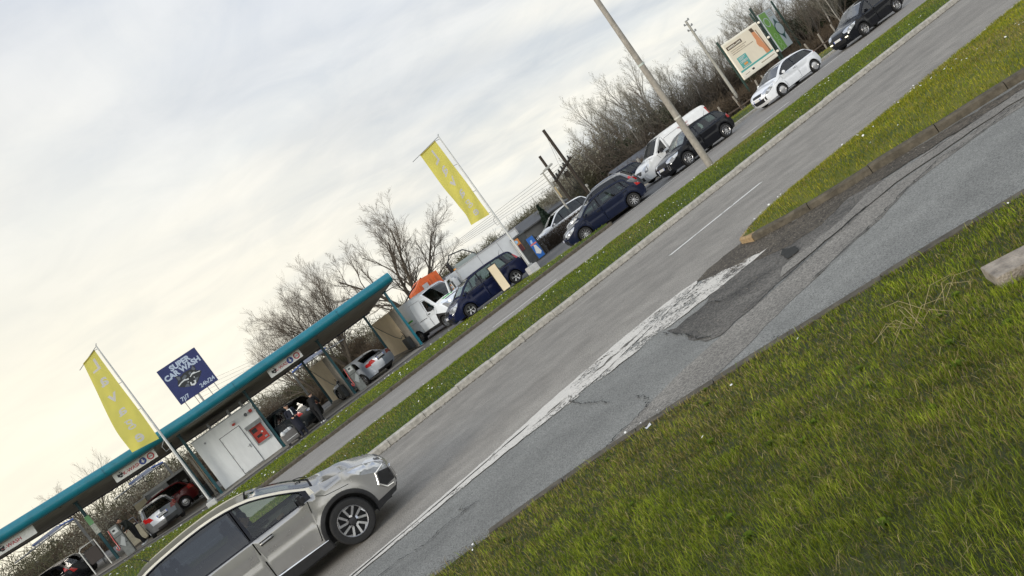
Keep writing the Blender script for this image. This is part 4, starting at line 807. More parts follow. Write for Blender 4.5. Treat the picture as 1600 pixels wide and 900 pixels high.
# car parked behind the low hedge
c = hatch('parked_car', 'white people carrier parked behind the clipped brown hedge', 4.5, 1.8, 1.68, WHP, wb=2.75, fo=.85, r=.32, rim='five', belt=1.0, up=scale_up(4.5, 1.68), plate=None, platef=None, gl=GLS, cat='people carrier')
c.root.name = 'white_people_carrier'; c.place((c.xf, -.87), (20.1, 43.5), R(-4), .05)
c = hatch('parked_car', 'dark blue car parked behind the twin wooden poles', 4.2, 1.75, 1.47, NAVY, wb=2.6, fo=.83, r=.31, rim='ten', belt=.92, up=scale_up(4.2, 1.47), plate=None, platef=None)
c.root.name = 'blue_car'; c.place((c.xf, -.87), (24.6, 43.0), R(-3), .0)

def vanbuild(name, label, L, W, H, up, pm, wb, fo, r, belt, zs=.26, glz=GLD, cut=None, rim='steel', cat='van', rearl=True, fullbody=True, clad=None, tl=.10, doorx=None):
    c = Car(name, label, L, W, up, belt, wb, fo, r, pm, zs=zs, cat=cat, step=.11, tl=tl, fa=.16, rake=0.0)
    Q = c.top(.10); zz = np.array([q[1]-belt for q in Q]); xw0 = Q[:, 0][zz > .03].min(); xB = doorx or c.xf+1.0
    reg = []; pw = c.win((xw0+.08, xw0+.1), (xB-.10, xB-.12), off=.10)
    capz = [(x, min(z, belt+.62)) for x, z in pw]; reg.append(('window', capz, glz))
    P = up; reg.append(('headlight', [(-.05, P[3][1]-.05), (.02, P[4][1]-.02), (.28, P[4][1]+.10), (.42, P[4][1]+.08), (.20, P[3][1]-.04)], LMP))
    if rearl: reg.append(('tail_light', [(L+.1, 1.2), (L-.16, 1.2), (L-.26, 1.72), (L+.1, 1.72)], RED))
    if clad: reg.append(('body', [(-.2, 0), (-.2, .55), (c.xf-c.ra-.1, .52), (c.xf-c.ra-.05, .75), (c.xf+c.ra*.9, .98), (c.xf+c.ra+.12, .5), (L+.2, .42), (L+.2, 0)], clad))
    fd = [(c.xf+c.ra+.05, zs+.05), (c.xf+c.ra-.02, .8), (xw0-.02, belt-.02)]+[(x, min(float(np.interp(x, Q[:, 0], Q[:, 1]))+.045, belt+.68)) for x in np.linspace(xw0+.03, xB, 8)]+[(xB, zs+.05)]
    reg.append(('door', fd, pm)); c.sides(reg); c.seam(fd+[fd[0]], .007)
    if fullbody:
        c.seam([(xB+.05, zs+.1), (xB+.05, H-.28), (xB+1.15, H-.25), (xB+1.15, zs+.1)], .007); c.seam([(xB+1.3, 1.15), (L-.3, 1.15)], .006); c.seam([(xB+.2, 1.05), (xB+1.0, 1.05)], .012, mat('seam_grey', (.3, .3, .3), .5))
    R_ = [('windscreen', [(6.15, -.88), (6.15, .88), (7.85, .82), (7.85, -.82)], GLM if glz is GLD else glz), ('body', [(6.0, -.93), (6.0, .93), (7.98, .88), (7.98, -.88)], GLB), ('grille', [(2.6, -.55), (2.6, .55), (3.5, .6), (3.5, -.6)], BLK), ('lower_grille', [(.9, -.6), (.9, .6), (1.9, .7), (1.9, -.7)], BLK)]
    for q in (-1, 1): R_.append(('headlight', [(3.1, q), (4.4, q), (4.2, q*.8), (3.3, q*.64)], LMP))
    if fullbody: R_.append(('rear_window', [(11.3, -.78), (11.3, -.06), (12.6, -.06), (12.6, -.8)], GLM)); R_.append(('rear_window', [(11.3, .06), (11.3, .78), (12.6, .8), (12.6, .06)], GLM))
    if clad: R_.append(('body', [(0, -1), (0, 1), (2.6, 1), (2.6, -1)], clad)); R_.append(('body', [(4.75, -.55), (4.75, .55), (5.0, .6), (5.0, -.6)], BLK))
    c.strip(R_); c.ob = c.flush(); c.under(); c.cabin(1, .5); c.wheels(rim, col=ALU if rim != 'steel' else GRYP); c.mirror(xw0+.22, belt-.02, BLK, 1.5)
    for sy in (-1, 1):
        dd = [o for k, o in c.ob.items() if k.startswith('door#%d' % sy)]; c.handle(xB-.18, belt-.12, BLK, {sy: dd[0]}, sy)
    c.plate(2.05, 0, '')
    for y in (-.4, .4):
        a = c.pt(6.05, y); b = c.pt(6.5, y+.4); MB().tube([a+Vector((-.03, 0, .03)), b+Vector((-.02, 0, .03))], .009, BLK, 4).build('wiper', c.root)
    return c
vit = [(.14, .26), (.04, .40), (0, .58), (.05, .76), (.18, .94), (.55, 1.12), (.95, 1.22), (1.35, 1.55), (1.74, 1.84), (2.3, 1.91), (3.6, 1.91), (4.80, 1.88), (4.93, 1.45), (4.99, 1.15), (5.01, .95), (5.03, .6), (5.02, .42), (4.94, .3)]
c = vanbuild('delivery_van', 'white delivery van standing behind the black hatchback and the lamp post', 5.03, 1.92, 1.91, vit, VANW, 3.2, .82, .325, 1.13)
c.place((c.xf, -.93), (23.5, 35.2), R(-9), .03)
y_ = lambda x, z: float(c.Wd([x], [z])[0])+.004
GREYT = mat('faded_grey_lettering', (.22, .2, .2), .6)
for s_, sz, z, x, mm in (('TRANSPORT', .13, 1.62, 3.2, mat('faded_red_lettering', (.42, .16, .15), .6)), ('SERVICES', .10, 1.47, 3.3, mat('faded_red_lettering', (.42, .16, .15), .6)), ('TOURNET', .17, 1.28, 3.35, GREYT)):
    text(s_, sz, mm, c.root, frame4((x, -y_(x, z)-.012, z), (1, 0, 0), (0, .06, 1)), 'van_lettering', .001)
tr_ = [(.16, .34), (.05, .48), (0, .66), (.05, .92), (.16, 1.14), (.60, 1.32), (.98, 1.44), (1.36, 1.84), (1.74, 2.20), (2.1, 2.32), (2.8, 2.34), (4.45, 2.32), (4.58, 1.8), (4.66, 1.3), (4.68, 1.1), (4.69, .7), (4.67, .5), (4.6, .4)]
WSPOT = paint('cool_white', (.82, .87, .92), 0, .35, .04)
c = vanbuild('delivery_van', 'white van with black bumper and green bonnet stripe, nose towards the road beside the canopy', 4.7, 2.05, 2.34, tr_, WSPOT, 2.75, .95, .35, 1.28, zs=.34, clad=CLAD, glz=GLM)
c.place((c.xf, .95), (10.85, 40.1), R(110), .12); DAILY = c
a = c.pt(5.2, -.15); MB().box(tuple(c.pt(5.55, .1)+Vector((-.01, 0, .012))), (.12, .75, .006), mat('green_film', (.05, .42, .06), .4), Matrix.Rotation(R(-25), 3, 'Y')).build('bonnet_stripe', c.root)
MB().lathe(c.pt(3.9, .80)+Vector((-.03, 0, 0)), (-1, .3, 0), [(0, .07), (.02, .05), (.025, 0)], LAMPON, 12).build('indicator_lamp', c.root)
text('DAILY', .15, mat('grille_grey', (.35, .38, .4), .3), c.root, frame4(c.pt(4.55, 0)+Vector((-.02, 0, .02)), (0, -1, 0), (.45, 0, .9)), 'bonnet_lettering', .001) if 0 else None
# green-and-white body side behind the cab
for sy in (1,):
    mb = MB(); mb.box((3.9, sy*(1.025-.02), 1.15), (.9, .02, .5), mat('green_film', (.05, .42, .06), .4)); mb.build('body_panel', c.root)
# box truck: separate box body plus cab seen from the side with an open door
t = empty('box_truck', 'white box truck behind the navy people carrier, cab door hanging open', 'truck', (12.4, 41.2, .12), R(2))
PAN = mat('box_panel', (.64, .66, .67), .45, nz=.08, ns=2)
mb = MB(); mb.bb((.8, 0, .75), (5.1, 2.2, 2.22), PAN, .03)
for x in (2.3, 3.7): mb.bb((x-.01, -.006, .78), (x+.01, .0, 2.2), mat('panel_joint', (.25, .26, .27), .5))
mb.build('box_body', t); mb = MB()
for a, b in (((.78, -.02, .74), (.84, .04, 2.26)), ((5.08, -.02, .74), (5.14, .04, 2.26)), ((.8, -.02, .72), (5.1, .03, .80)), ((.8, -.02, 2.18), (5.1, .03, 2.24))): mb.bb(a, b, ALU)
mb.build('box_frame', t)
mb = MB(); mb.bb((-.9, .15, .45), (.7, 2.1, 2.0), VANW, .12); mb.build('cab', t, 40); mb = MB(); mb.bb((-.75, .13, 1.15), (.3, .16, 1.85), GLM); mb.build('cab_window', t)
mb = MB(); pts = [(0, 0, .0), (-.95, 0, .0), (-1.0, 0, .55), (-.98, 0, .75), (-.62, 0, 1.45), (-.05, 0, 1.48), (0, 0, .75)]; mb.poly([(x, -.03, z) for x, z in [(p[0], p[2]) for p in pts]], VANW, .07, (0, 1, 0)); o = mb.build('cab_door', t); o.location = (.25, -.25, .68); o.rotation_euler = (0, 0, R(38)); recalc(o)
MB().poly([(x, -.045, z) for x, z in [(-.86, .72), (-.58, 1.34), (-.16, 1.37), (-.12, .74)]], GLM, .1, (0, 1, 0)).build('door_window', o)
for x in (-.1, 3.9): make_wheel(t, x, -1, .05, .36, .25, 'steel', GRYP)
MB().box((.9, .3, 2.28), (.12, .1, .08), AMB).build('marker_lamp', t)
# orange skip lorry
t = empty('skip_lorry', 'orange lorry body with a folded black crane behind the white van', 'lorry', (12.65, 49.5, .28), R(-2))
ORG = mat('orange_steel', (.62, .12, .025), .5, nz=.15, ns=4)
mb = MB(); mb.poly([(0, 0, .9), (2.1, 0, .9), (2.1, 0, 2.8), (.9, 0, 2.92), (.15, 0, 2.45)], ORG, 2.2, (0, 1, 0)); 
for x in (.5, .9, 1.3, 1.7): mb.bb((x, -.06, 1.0), (x+.07, 0, 2.6), ORG)
o = mb.build('tipper_body', t); recalc(o)
MB().tube([(-1.6, .8, 1.7), (.1, .8, 2.6), (1.2, .8, 2.95)], .05, BLK, 6).build('tow_boom', t); mb = MB(); mb.tube([(3.1, .8, 2.6), (3.6, .8, 3.1), (4.6, .8, 2.9), (5.2, .8, 2.2)], .045, BLK, 6); mb.build('crane_arm', t, 40); MB().tube([(3.2, .8, 1.0), (3.15, .8, 2.7)], .14, BLK, 6).build('crane_post', t)
MB().bb((.75, -.08, 2.1), (1.15, -.06, 2.5), mat('grey_bracket', (.4, .4, .4), .5)).build('bracket', t)
mb = MB(); mb.bb((3.3, .1, .6), (5.0, 2.1, 2.35), mat('cab_green_grey', (.3, .34, .33), .5), .12); mb.build('cab', t, 40); MB().bb((-.3, .3, .6), (5, 1.8, .85), BLK).build('chassis', t)
for x in (.6, 4.1): make_wheel(t, x, -1, .1, .45, .28, 'steel', GRYP)
# ------------------------------------------------------------------ car wash
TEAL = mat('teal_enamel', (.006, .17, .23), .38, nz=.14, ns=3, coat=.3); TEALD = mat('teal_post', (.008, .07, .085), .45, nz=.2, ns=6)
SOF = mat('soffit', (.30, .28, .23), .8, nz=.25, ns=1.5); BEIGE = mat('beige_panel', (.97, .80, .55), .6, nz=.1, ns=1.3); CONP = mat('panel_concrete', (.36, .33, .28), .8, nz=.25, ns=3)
GALV = mat('galvanised', (.33, .34, .34), .45, .5, nz=.2, ns=8); WALL = mat('cabin_wall', (.76, .78, .77), .6, nz=.12, ns=1.6, streak=(1, 1, .35)); DKG = mat('dark_grey_sheet', (.05, .055, .055), .6, nz=.3, ns=5); RDP = mat('red_panel', (.42, .035, .02), .45, nz=.2, ns=9)
LBL = mat('sign_white', (.70, .71, .68), .5, nz=.12, ns=6); BLUS = mat('sign_blue', (.02, .05, .25), .45); SRED = mat('sign_red', (.42, .02, .03), .45)
can = empty('car_wash_canopy', 'long teal-edged canopy on slim posts over the wash bays', 'canopy')
CX = [-24, -16, -9.9, -5, -1.4, 4, 9.5]; CZ = [5.25, 4.72, 4.30, 4.02, 3.90, 3.92, 3.97]
def cz(x): return float(np.interp(x, CX, CZ))
mb = MB(); xs = np.linspace(-24, 9.5, 40); vs = []; fs = []; n = 16
for x in xs:
    for k in range(n+1): a = R(-100)+R(200)*k/n; vs.append((x, 39.0-.26*math.cos(a), cz(x)+.26*math.sin(a)))
fs = [(i*(n+1)+k, (i+1)*(n+1)+k, (i+1)*(n+1)+k+1, i*(n+1)+k+1) for i in range(len(xs)-1) for k in range(n)]
fs += [tuple(range(n+1)), tuple((len(xs)-1)*(n+1)+k for k in range(n, -1, -1))]
mb.add(vs, fs, TEAL)
for x in (-12, -5.7, .6, 6.3): mb.bb((x-.006, 38.735, cz(x)-.24), (x+.006, 38.75, cz(x)+.2), mat('teal_joint', (.004, .07, .09), .5))
mb.build('fascia', can, 50)
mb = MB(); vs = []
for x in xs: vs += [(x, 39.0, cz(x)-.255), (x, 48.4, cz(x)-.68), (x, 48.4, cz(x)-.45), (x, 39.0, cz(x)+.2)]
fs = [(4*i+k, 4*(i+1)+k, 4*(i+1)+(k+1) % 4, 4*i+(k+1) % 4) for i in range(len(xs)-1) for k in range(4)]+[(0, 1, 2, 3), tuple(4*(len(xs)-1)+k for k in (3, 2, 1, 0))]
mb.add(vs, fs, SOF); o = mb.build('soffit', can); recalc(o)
for x in (9.3, 5.0, .7, -3.6, -7.9, -12.2, -16.5): MB().bb((x-.012, 39.3, cz(x)-.292), (x+.012, 41.3, cz(x)-.262), mat('soffit_joint', (.06, .06, .05), .8)).build('soffit_joint', can)
mb = MB(); mb.tube([(x, 48.45, cz(x)-.66) for x in xs], .11, mat('rear_beam_navy', (.015, .02, .05), .5), 4); mb.build('rear_gutter', can)
posts = [(9.35, 41.4), (8.95, 47.9), (5.1, 41.5), (4.5, 47.9), (.84, 41.05), (-2.62, 40.75), (-3.25, 42.3), (-7.75, 41.6), (-12.1, 41.6), (-16.4, 41.6)]
for x, y in posts:
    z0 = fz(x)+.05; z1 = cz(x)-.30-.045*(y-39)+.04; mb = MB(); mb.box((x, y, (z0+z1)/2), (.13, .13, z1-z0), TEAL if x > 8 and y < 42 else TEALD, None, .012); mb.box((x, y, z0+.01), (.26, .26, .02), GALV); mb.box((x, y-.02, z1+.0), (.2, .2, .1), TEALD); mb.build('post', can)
# hanging fascia signs
def ksign(x0, x1, label, full=True, tilt=0):
    t = empty('canopy_sign', label, 'sign', ((x0+x1)/2, 39.36, 0), 0, 'signs hung under the canopy edge'); zc = cz((x0+x1)/2)-.475; L = x1-x0; dz = (cz(x1)-cz(x0))
    a = math.atan2(dz, L); t.location.z = zc; t.rotation_euler = (0, -a, 0)
    MB().box((0, 0, 0), (L, .03, .40), LBL, None, .006).build('sign_board', t)
    M = frame4((-L*.02, -.02, -.01), (1, 0, 0), (0, 0, 1)); text('K-WASH', .21, SRED, t, M @ Matrix.Translation((-.12, -.01, 0)), 'sign_lettering', .003, 1.0, .004)
    mb = MB(); X = -L/2+.28
    for pl in ([(-.13, -.02), (-.1, .08), (-.03, .05), (.03, .05), (.1, .09), (.13, 0), (.05, -.03), (0, .01), (-.06, -.06)], [(-.08, -.04), (-.02, -.09), (.04, -.09), (.1, -.05), (.02, -.03)], [(-.02, .07), (.02, .13), (.08, .1)]): mb.poly([(X+u, -.022, v*1.2) for u, v in pl], INK, .004, (0, -1, 0))
    mb.build('raccoon_emblem', t)
    if full:
        mb = MB(); mb.lathe((L/2-.62, -.017, 0), (0, -1, 0), [(0, .155), (.006, .15), (.006, 0)], BLUS, 28); mb.poly([(L/2-.62+u, -.026, v) for u, v in [(-.03, .1), (.03, .1), (.03, 0), (.08, 0), (0, -.1), (-.08, 0), (-.03, 0)]], WHT, .003, (0, -1, 0)); mb.build('blue_arrow_disc', t)
        mb = MB(); mb.lathe((L/2-.25, -.017, 0), (0, -1, 0), [(0, .155), (.006, .15), (.006, .105), (.0, .1)], SRED, 28); mb.lathe((L/2-.25, -.015, 0), (0, -1, 0), [(.004, .11), (.004, 0)], WHT, 24); o = mb.build('height_limit_disc', t)
        text('2,5m', .085, INK, o, frame4((L/2-.25, -.022, 0), (1, 0, 0), (0, 0, 1)), 'limit_lettering', .001)
ksign(2.15, 3.92, 'white canopy sign right of the raccoon billboard, with blue arrow and red ring'); ksign(-5.62, -3.68, 'white canopy sign left of the raccoon billboard, with blue arrow and red ring'); ksign(-10.75, -9.1, 'leftmost white canopy sign, without any round symbols', False)
# divider walls
def divider(x0, y0, x1, y1, h, label, parts=True):
    t = empty('bay_divider', label, 'divider wall', (x0, y0, fz(x0)+.05), math.atan2(y1-y0, x1-x0), 'beige walls between the wash bays'); L = math.hypot(x1-x0, y1-y0)
    MB().bb((0, -.008, .12), (L, .008, h), BEIGE).build('panel', t); MB().bb((0, -.09, 0), (L+.1, .09, .12), CONP, .01).build('plinth', t)
    mb = MB(); mb.bb((-.02, -.055, .12), (L*.2, .055, h*.99), CONP); mb.bb((-.01, -.056, .115), (L, .056, .5), CONP) if 0 else None; mb.build('end_panel', t)
    for sy in (1, -1): MB().tube([(L*.97, sy*.07, h*.98), (L*.75, sy*.075, h*.72), (L*.5, sy*.08, h*.45), (L*.33, sy*.10, h*.34), (L*.2, sy*.14, h*.40), (L*.14, sy*.16, h*.28)], .014, BLK, 6).build('hose', t, 60) if sy == 1 else None
    mb = MB(); mb.bb((L*.06, .07, .1), (L*.22, .32, .75), DKG, .02); mb.build('lance_holder', t)
    MB().tube([(L*.12, .2, .7), (L*.10, .22, 1.05), (L*.14, .2, 1.2)], .016, BLK, 6).build('lance', t); return t
divider(9.32, 41.7, 8.95, 47.4, 2.42, 'beige wash bay wall at the right end of the canopy'); divider(5.08, 42.0, 4.55, 47.4, 2.45, 'beige wash bay wall left of the silver saloon'); divider(-2.95, 42.4, -3.15, 47.4, 2.5, 'beige wash bay wall left of the white cabin')
# cabin
cb = empty('plant_cabin', 'white windowless cabin with a door and a red payment panel under the canopy', 'cabin', (0, 41.0, fz(0)))
mb = MB(); mb.bb((-2.42, 0, 0), (.74, 3.6, 2.80), WALL, .01); mb.build('walls', cb)
MB().bb((-2.45, -.02, 2.78), (.78, 3.64, 2.84), GALV).build('roof_cap', cb)
MB().bb((-2.44, -.01, 0), (.76, 0.0, .12), mat('cabin_base_dirt', (.22, .21, .18), .8, nz=.4, ns=3)).build('base_strip', cb)
mb = MB(); mb.bb((-1.30, -.035, .17), (-.29, -.004, 2.18), WALL, .004); d = mb.build('door', cb)
mb = MB()
for a, b in (((-1.33, -.012, .14), (-1.305, -.002, 2.2)), ((-.285, -.012, .14), (-.26, -.002, 2.2)), ((-1.33, -.012, 2.185), (-.26, -.002, 2.21)), ((-1.33, -.012, .13), (-.26, -.002, .15))): mb.bb(a, b, mat('shadow_gap', (.08, .08, .08), .7))
mb.build('door_frame', cb)
mb = MB(); mb.box((-.38, -.045, 1.1), (.05, .02, .2), GALV, None, .004); mb.tube([(-.38, -.05, 1.13), (-.38, -.09, 1.13), (-.50, -.09, 1.13)], .012, GALV, 6); mb.build('handle', d)
for z in (.4, 1.15, 1.95): MB().box((-1.31, -.04, z), (.04, .02, .12), GALV).build('hinge', d)
p = MB(); 
for a, b in (((-.10, -.10, .90), (-.04, 0, 1.86)), ((.60, -.10, .90), (.66, 0, 1.86)), ((-.10, -.10, .86), (.66, 0, .92))): p.bb(a, b, GALV)
p.poly([(-.14, -.34, 1.74), (.70, -.34, 1.74), (.70, -.01, 1.92), (-.14, -.01, 1.92)], GALV, .02, (0, 0, 1)); pf = p.build('panel_frame', cb)
rp = MB().bb((-.04, -.05, .92), (.60, -.01, 1.80), RDP).build('payment_panel', cb)
mb = MB(); mb.bb((.03, -.06, 1.45), (.28, -.05, 1.66), BLK); mb.bb((.1, -.06, 1.15), (.35, -.05, 1.28), BLK); mb.lathe((.42, -.05, 1.32), (0, -1, 0), [(0, .05), (.02, .045), (.02, 0)], CHR, 12); mb.bb((.4, -.06, 1.0), (.53, -.05, 1.08), GALV); mb.build('buttons', rp)
mb = MB(); mb.box((.27, -.1, 2.43), (.16, .16, .13), GALV, None, .02); mb.lathe((.27, -.18, 2.43), (0, -1, 0), [(0, .04), (.12, .09), (.12, .08), (.0, .02)], GALV, 12); mb.build('horn_speaker', cb); MB().box((.55, -.06, 2.46), (.16, .1, .15), RDP, None, .01).build('alarm_box', cb)
mb = MB(); mb.box((-.45, -.07, 2.5), (.2, .12, .12), WHT, None, .02); mb.box((-.42, -.07, 2.38), (.17, .12, .1), RDP, None, .02); mb.build('siren', cb); MB().lathe((-1.93, 0, 2.44), (0, -1, 0), [(0, .05), (.05, .045), (.06, 0)], GALV, 12).build('vent_cap', cb)
for x in (-1.4, -.3, .4): MB().lathe((x, 1.2, 2.8), (0, 0, 1), [(0, .07), (.35, .07), (.36, 0)], GALV, 10).build('vent_pipe', cb)
# raccoon billboard on the roof
bd = empty('roof_billboard', 'square dark blue billboard with a raccoon head standing on the canopy', 'billboard', (0, 41, 0))
NB = mat('billboard_navy', (.012, .022, .115), .4, nz=.1, ns=2); bt = mat('billboard_lettering', (.42, .50, .62), .5)
TL, TR, BL = Vector((-1.79, 0, 6.58)), Vector((.20, 0, 6.62)), Vector((-1.72, 0, 4.66)); ex = (TR-TL); ey = (TL-BL)
mb = MB(); mb.box((TL+TR)/2*.5+(BL+(TR-TL)/2+BL*0)/2+(BL+TR-TL+BL)*0, (1, 1, 1), NB) if 0 else None
mb = MB(); c0 = BL+ex/2+ey/2; mb.box(c0, (ex.length, .06, ey.length), NB, None, .005); bo = mb.build('board', bd); M = frame4(c0+Vector((0, -.033, 0)), (1, 0, 0), (0, 0, 1))
text('SUPER', .36, bt, bo, M @ Matrix.Translation((.05, .70, 0)), 'board_lettering', .018, 1., .006); text('CAR WASH', .36, bt, bo, M @ Matrix.Translation((.0, .40, 0)), 'board_lettering', .018, .98, .006)
text('7J/7', .27, bt, bo, M @ Matrix.Translation((-.66, -.78, 0)), 'board_lettering', .006, 1., .006); text('24h/24', .27, bt, bo, M @ Matrix.Translation((.55, -.74, 0)), 'board_lettering', .006, 1., .006)
def rc(p, off):
    u = np.linalg.solve(np.array([[445., 305.], [-282., 405.]]), np.array([p[0]-180., p[1]-440.])); return (-ex.length/2+u[0]*ex.length+0, ey.length/2-u[1]*ey.length, off)
def rpoly(mb, pts, m, off): mb.poly([M @ Vector(rc(p, off)) for p in pts], m, .003, (0, -1, 0))
K1 = mat('raccoon_dark', (.018, .022, .025), .5); K2 = mat('raccoon_grey', (.10, .115, .14), .5); K3 = mat('raccoon_white', (.6, .63, .64), .5)
mb = MB(); rpoly(mb, [(400, 503), (440, 500), (470, 505), (500, 468), (545, 440), (585, 428), (600, 395), (612, 368), (640, 395), (650, 435), (722, 447), (712, 490), (690, 545), (672, 590), (640, 618), (590, 625), (530, 636), (450, 632), (437, 590), (440, 560)], K1, .002)
for pl in ([(415, 510), (462, 505), (470, 545), (444, 552)], [(606, 385), (640, 412), (636, 438), (598, 425)], [(488, 520), (520, 484), (546, 500), (530, 530), (492, 542)], [(560, 470), (580, 450), (602, 460), (582, 492)], [(540, 600), (568, 590), (585, 628), (525, 632)], [(645, 530), (690, 515), (665, 572), (640, 556)]): rpoly(mb, pl, K2, .006)
for pl in ([(445, 615), (478, 572), (505, 548), (520, 535), (540, 540), (565, 525), (572, 545), (520, 557), (482, 588), (456, 622)], [(580, 512), (602, 472), (625, 455), (650, 460), (705, 440), (700, 453), (650, 470), (610, 486), (592, 516)], [(585, 580), (600, 574), (612, 600), (640, 590), (642, 570), (622, 562), (655, 553), (662, 590), (640, 617), (600, 618)], [(625, 515), (640, 512), (645, 525), (630, 522)], [(548, 575), (575, 570), (570, 580)]): rpoly(mb, pl, K3, .010)
mb.build('raccoon_emblem', bo)
for x in (-1.55, -1.05, -.85, -.35, .0): MB().tube([(x, .05, 4.1), (x, .05, 4.68)], .02 if x != -.85 else .05, GALV, 6).build('support_leg', bd)
# vacuum machines
def vac(x, y, label, s=1., grp='vacuum cleaner machines', flag=True):
    t = empty('vacuum_machine', label, 'vacuum machine', (x, y, fz(x)+.05), 0, grp); VM = mat('vacuum_steel', (.20, .21, .20), .4, .5, nz=.2, ns=6)
    mb = MB(); mb.bb((-.19, -.2, 0), (.19, .2, 1.45), VM, .02); mb.bb((-.18, -.215, .55), (.18, -.2, .58), BLK); mb.bb((-.18, -.215, .95), (.18, -.2, .97), BLK); mb.build('cabinet', t)
    mb = MB(); mb.bb((-.13, -.225, 1.12), (.13, -.2, 1.36), mat('vacuum_label', (.45, .47, .45), .5)); mb.bb((-.09, -.235, 1.22), (.02, -.225, 1.3), INK); mb.bb((-.09, -.235, 1.15), (.09, -.225, 1.18), WHT); mb.build('control_label', t)
    MB().poly([(-.15, -.217, .6), (.1, -.217, .9), (.16, -.217, .75), (.0, -.217, .4)], mat('vacuum_chevron', (.35, .37, .36), .4), .003, (0, -1, 0)).build('chevron', t)
    MB().tube([(-.22, -.1, 1.4), (-.26, -.12, .9), (-.24, -.14, .5), (-.30, -.15, .42), (-.36, -.15, .5), (-.32, -.13, .6)], .025, RED, 8).build('hose', t, 60)
    return t
vac(-6.85, 39.75, 'grey vacuum machine with red hose at the left post'); vac(5.42, 40.4, 'grey vacuum machine between the beige wall and the silver saloon')
t = vac(-7.75, 40.6, 'green and white notice wrapped on the left canopy post') if 0 else None
t = empty('post_notice', 'green and white notice fixed to the left canopy post', 'notice', (-7.75, 41.48, 0)); MB().bb((-.09, -.02, 2.55), (.13, 0, 3.0), mat('notice_green', (.2, .45, .2), .5)).build('notice_top', t); MB().bb((-.09, -.02, 2.05), (.13, 0, 2.54), mat('notice_white', (.5, .52, .46), .5, nz=.5, ns=25)).build('notice_bottom', t)
# mat beater / guard rail at left
t = empty('mat_rail', 'pale tubular mat-cleaning rail left of the vacuum machine', 'rail', (-8.3, 41.0, fz(-8.3)+.05))
MB().tube([(-.4, 0, 0), (-.4, 0, 1.25), (-.3, 0, 1.35), (.35, 0, 1.35), (.35, 0, 0)], .03, LBL, 6).build('frame', t); mb = MB(); mb.bb((-.3, -.05, .45), (.3, .05, 1.1), mat('mat_dark', (.06, .05, .045), .8), .02); mb.build('mat', t)
t = empty('guard_rail', 'low grey tubular rail at the bottom left between the dark car and the vacuum machine', 'rail', (-9.0, 43.4, fz(-9)+.05)); MB().tube([(-.5, 0, 0), (-.5, 0, .95), (-.42, 0, 1.02), (.35, 0, 1.02), (.4, 0, .95), (.4, 0, 0)], .035, GALV, 6).build('frame', t)
# rear hose booms and gantry
for i, (x, y, xx) in enumerate([(-9.7, 49.3, 2.2), (-4.6, 49.3, 2.0), (3.8, 49.3, -2.4)]):
    t = empty('hose_gantry', ['galvanised boom post behind the far left bay', 'galvanised boom post behind the red hatchback', 'galvanised boom post behind the dark estate car'][i], 'boom post', (x, y, fz(x)), 0, 'boom posts behind the wash bays')
    z = cz(x)-.95-fz(x); MB().box((0, 0, z/2), (.12, .12, z), GALV, None, .01).build('post', t); MB().tube([(0, 0, z), (-xx*.5, 0, z+.0), (-xx*1.5, -.2, z-.1)], .035, GALV, 6).build('arm', t)
    bl = mat('boom_blue', (.12, .2, .5), .4); MB().tube([(0, -.1, z+.05), (xx*.3*-1, -.2, z+.15), (-xx*1.0, -.3, z+.1)], .05, bl, 6).build('boom', t)
    MB().poly([(-xx*.3, -.25, z+.05), (-xx*.95, -.3, z+.02), (-xx*1.0, -.3, z+.18), (-xx*.35, -.25, z+.25)], mat('boom_cover', (.42, .47, .6), .5), .03, (0, -1, 0)).build('boom_cover', t)
    MB().tube([(-xx*.6, -.3, z+.1), (-xx*.65, -.3, z-.25), (-xx*.5, -.3, z-.4)], .02, BLK, 6).build('hose', t)
# container and cabinet behind the left bay
t = empty('storage_container', 'grey-framed open container with a person in red inside, behind the left bay', 'container', (-5.95, 45.4, fz(-5)+.1))
mb = MB()
for a, b in (((0, 0, 1.72), (2.35, .12, 1.85)), ((2.25, 0, 0), (2.37, .12, 1.75)), ((0, 0, 0), (.08, .12, 1.75)), ((0, 0, -.02), (2.35, .1, .05))): mb.bb(a, b, GALV)
mb.bb((0, .12, 1.74), (2.35, 2.4, 1.84), GALV); mb.build('frame', t); MB().bb((.02, 2.3, 0), (2.35, 2.4, 1.75), DKG).build('back_wall', t)
mb = MB(); mb.bb((.06, .02, .05), (1.25, .08, 1.72), mat('container_panel', (.26, .28, .29), .5, nz=.12)); mb.build('side_panel', t)
mb = MB(); mb.bb((.3, -.02, .9), (.95, .02, 1.55), LBL)
for i in range(4): mb.bb((.33+i*.155, -.03, .92), (.45+i*.155, -.02, 1.2), INK)
mb.build('display_board', t)
mb = MB(); rnd = random.Random(3)
for i in range(14): mb.box((rnd.uniform(1.35, 2.2), rnd.uniform(.5, 1.9), rnd.uniform(.1, 1.5)), (rnd.uniform(.1, .3),)*3, random.Random(i).choice([DKG, INK, GALV]), None, .02)
mb.build('stored_goods', t); recalc(t.children[-1]) if 0 else None
t = empty('cabinet', 'cream metal cabinet with grey top beside the container', 'cabinet', (-6.5, 45.2, fz(-6.5)+.05)); MB().bb((0, 0, 0), (.62, .5, 1.62), mat('cream_metal', (.42, .38, .26), .5, nz=.12), .01).build('box', t); MB().bb((-.03, -.03, 1.62), (.66, .54, 1.68), GALV).build('lid', t); MB().lathe((.45, 0, 1.3), (0, -1, 0), [(0, .04), (.02, .03), (.02, 0)], INK, 10).build('lock', t)
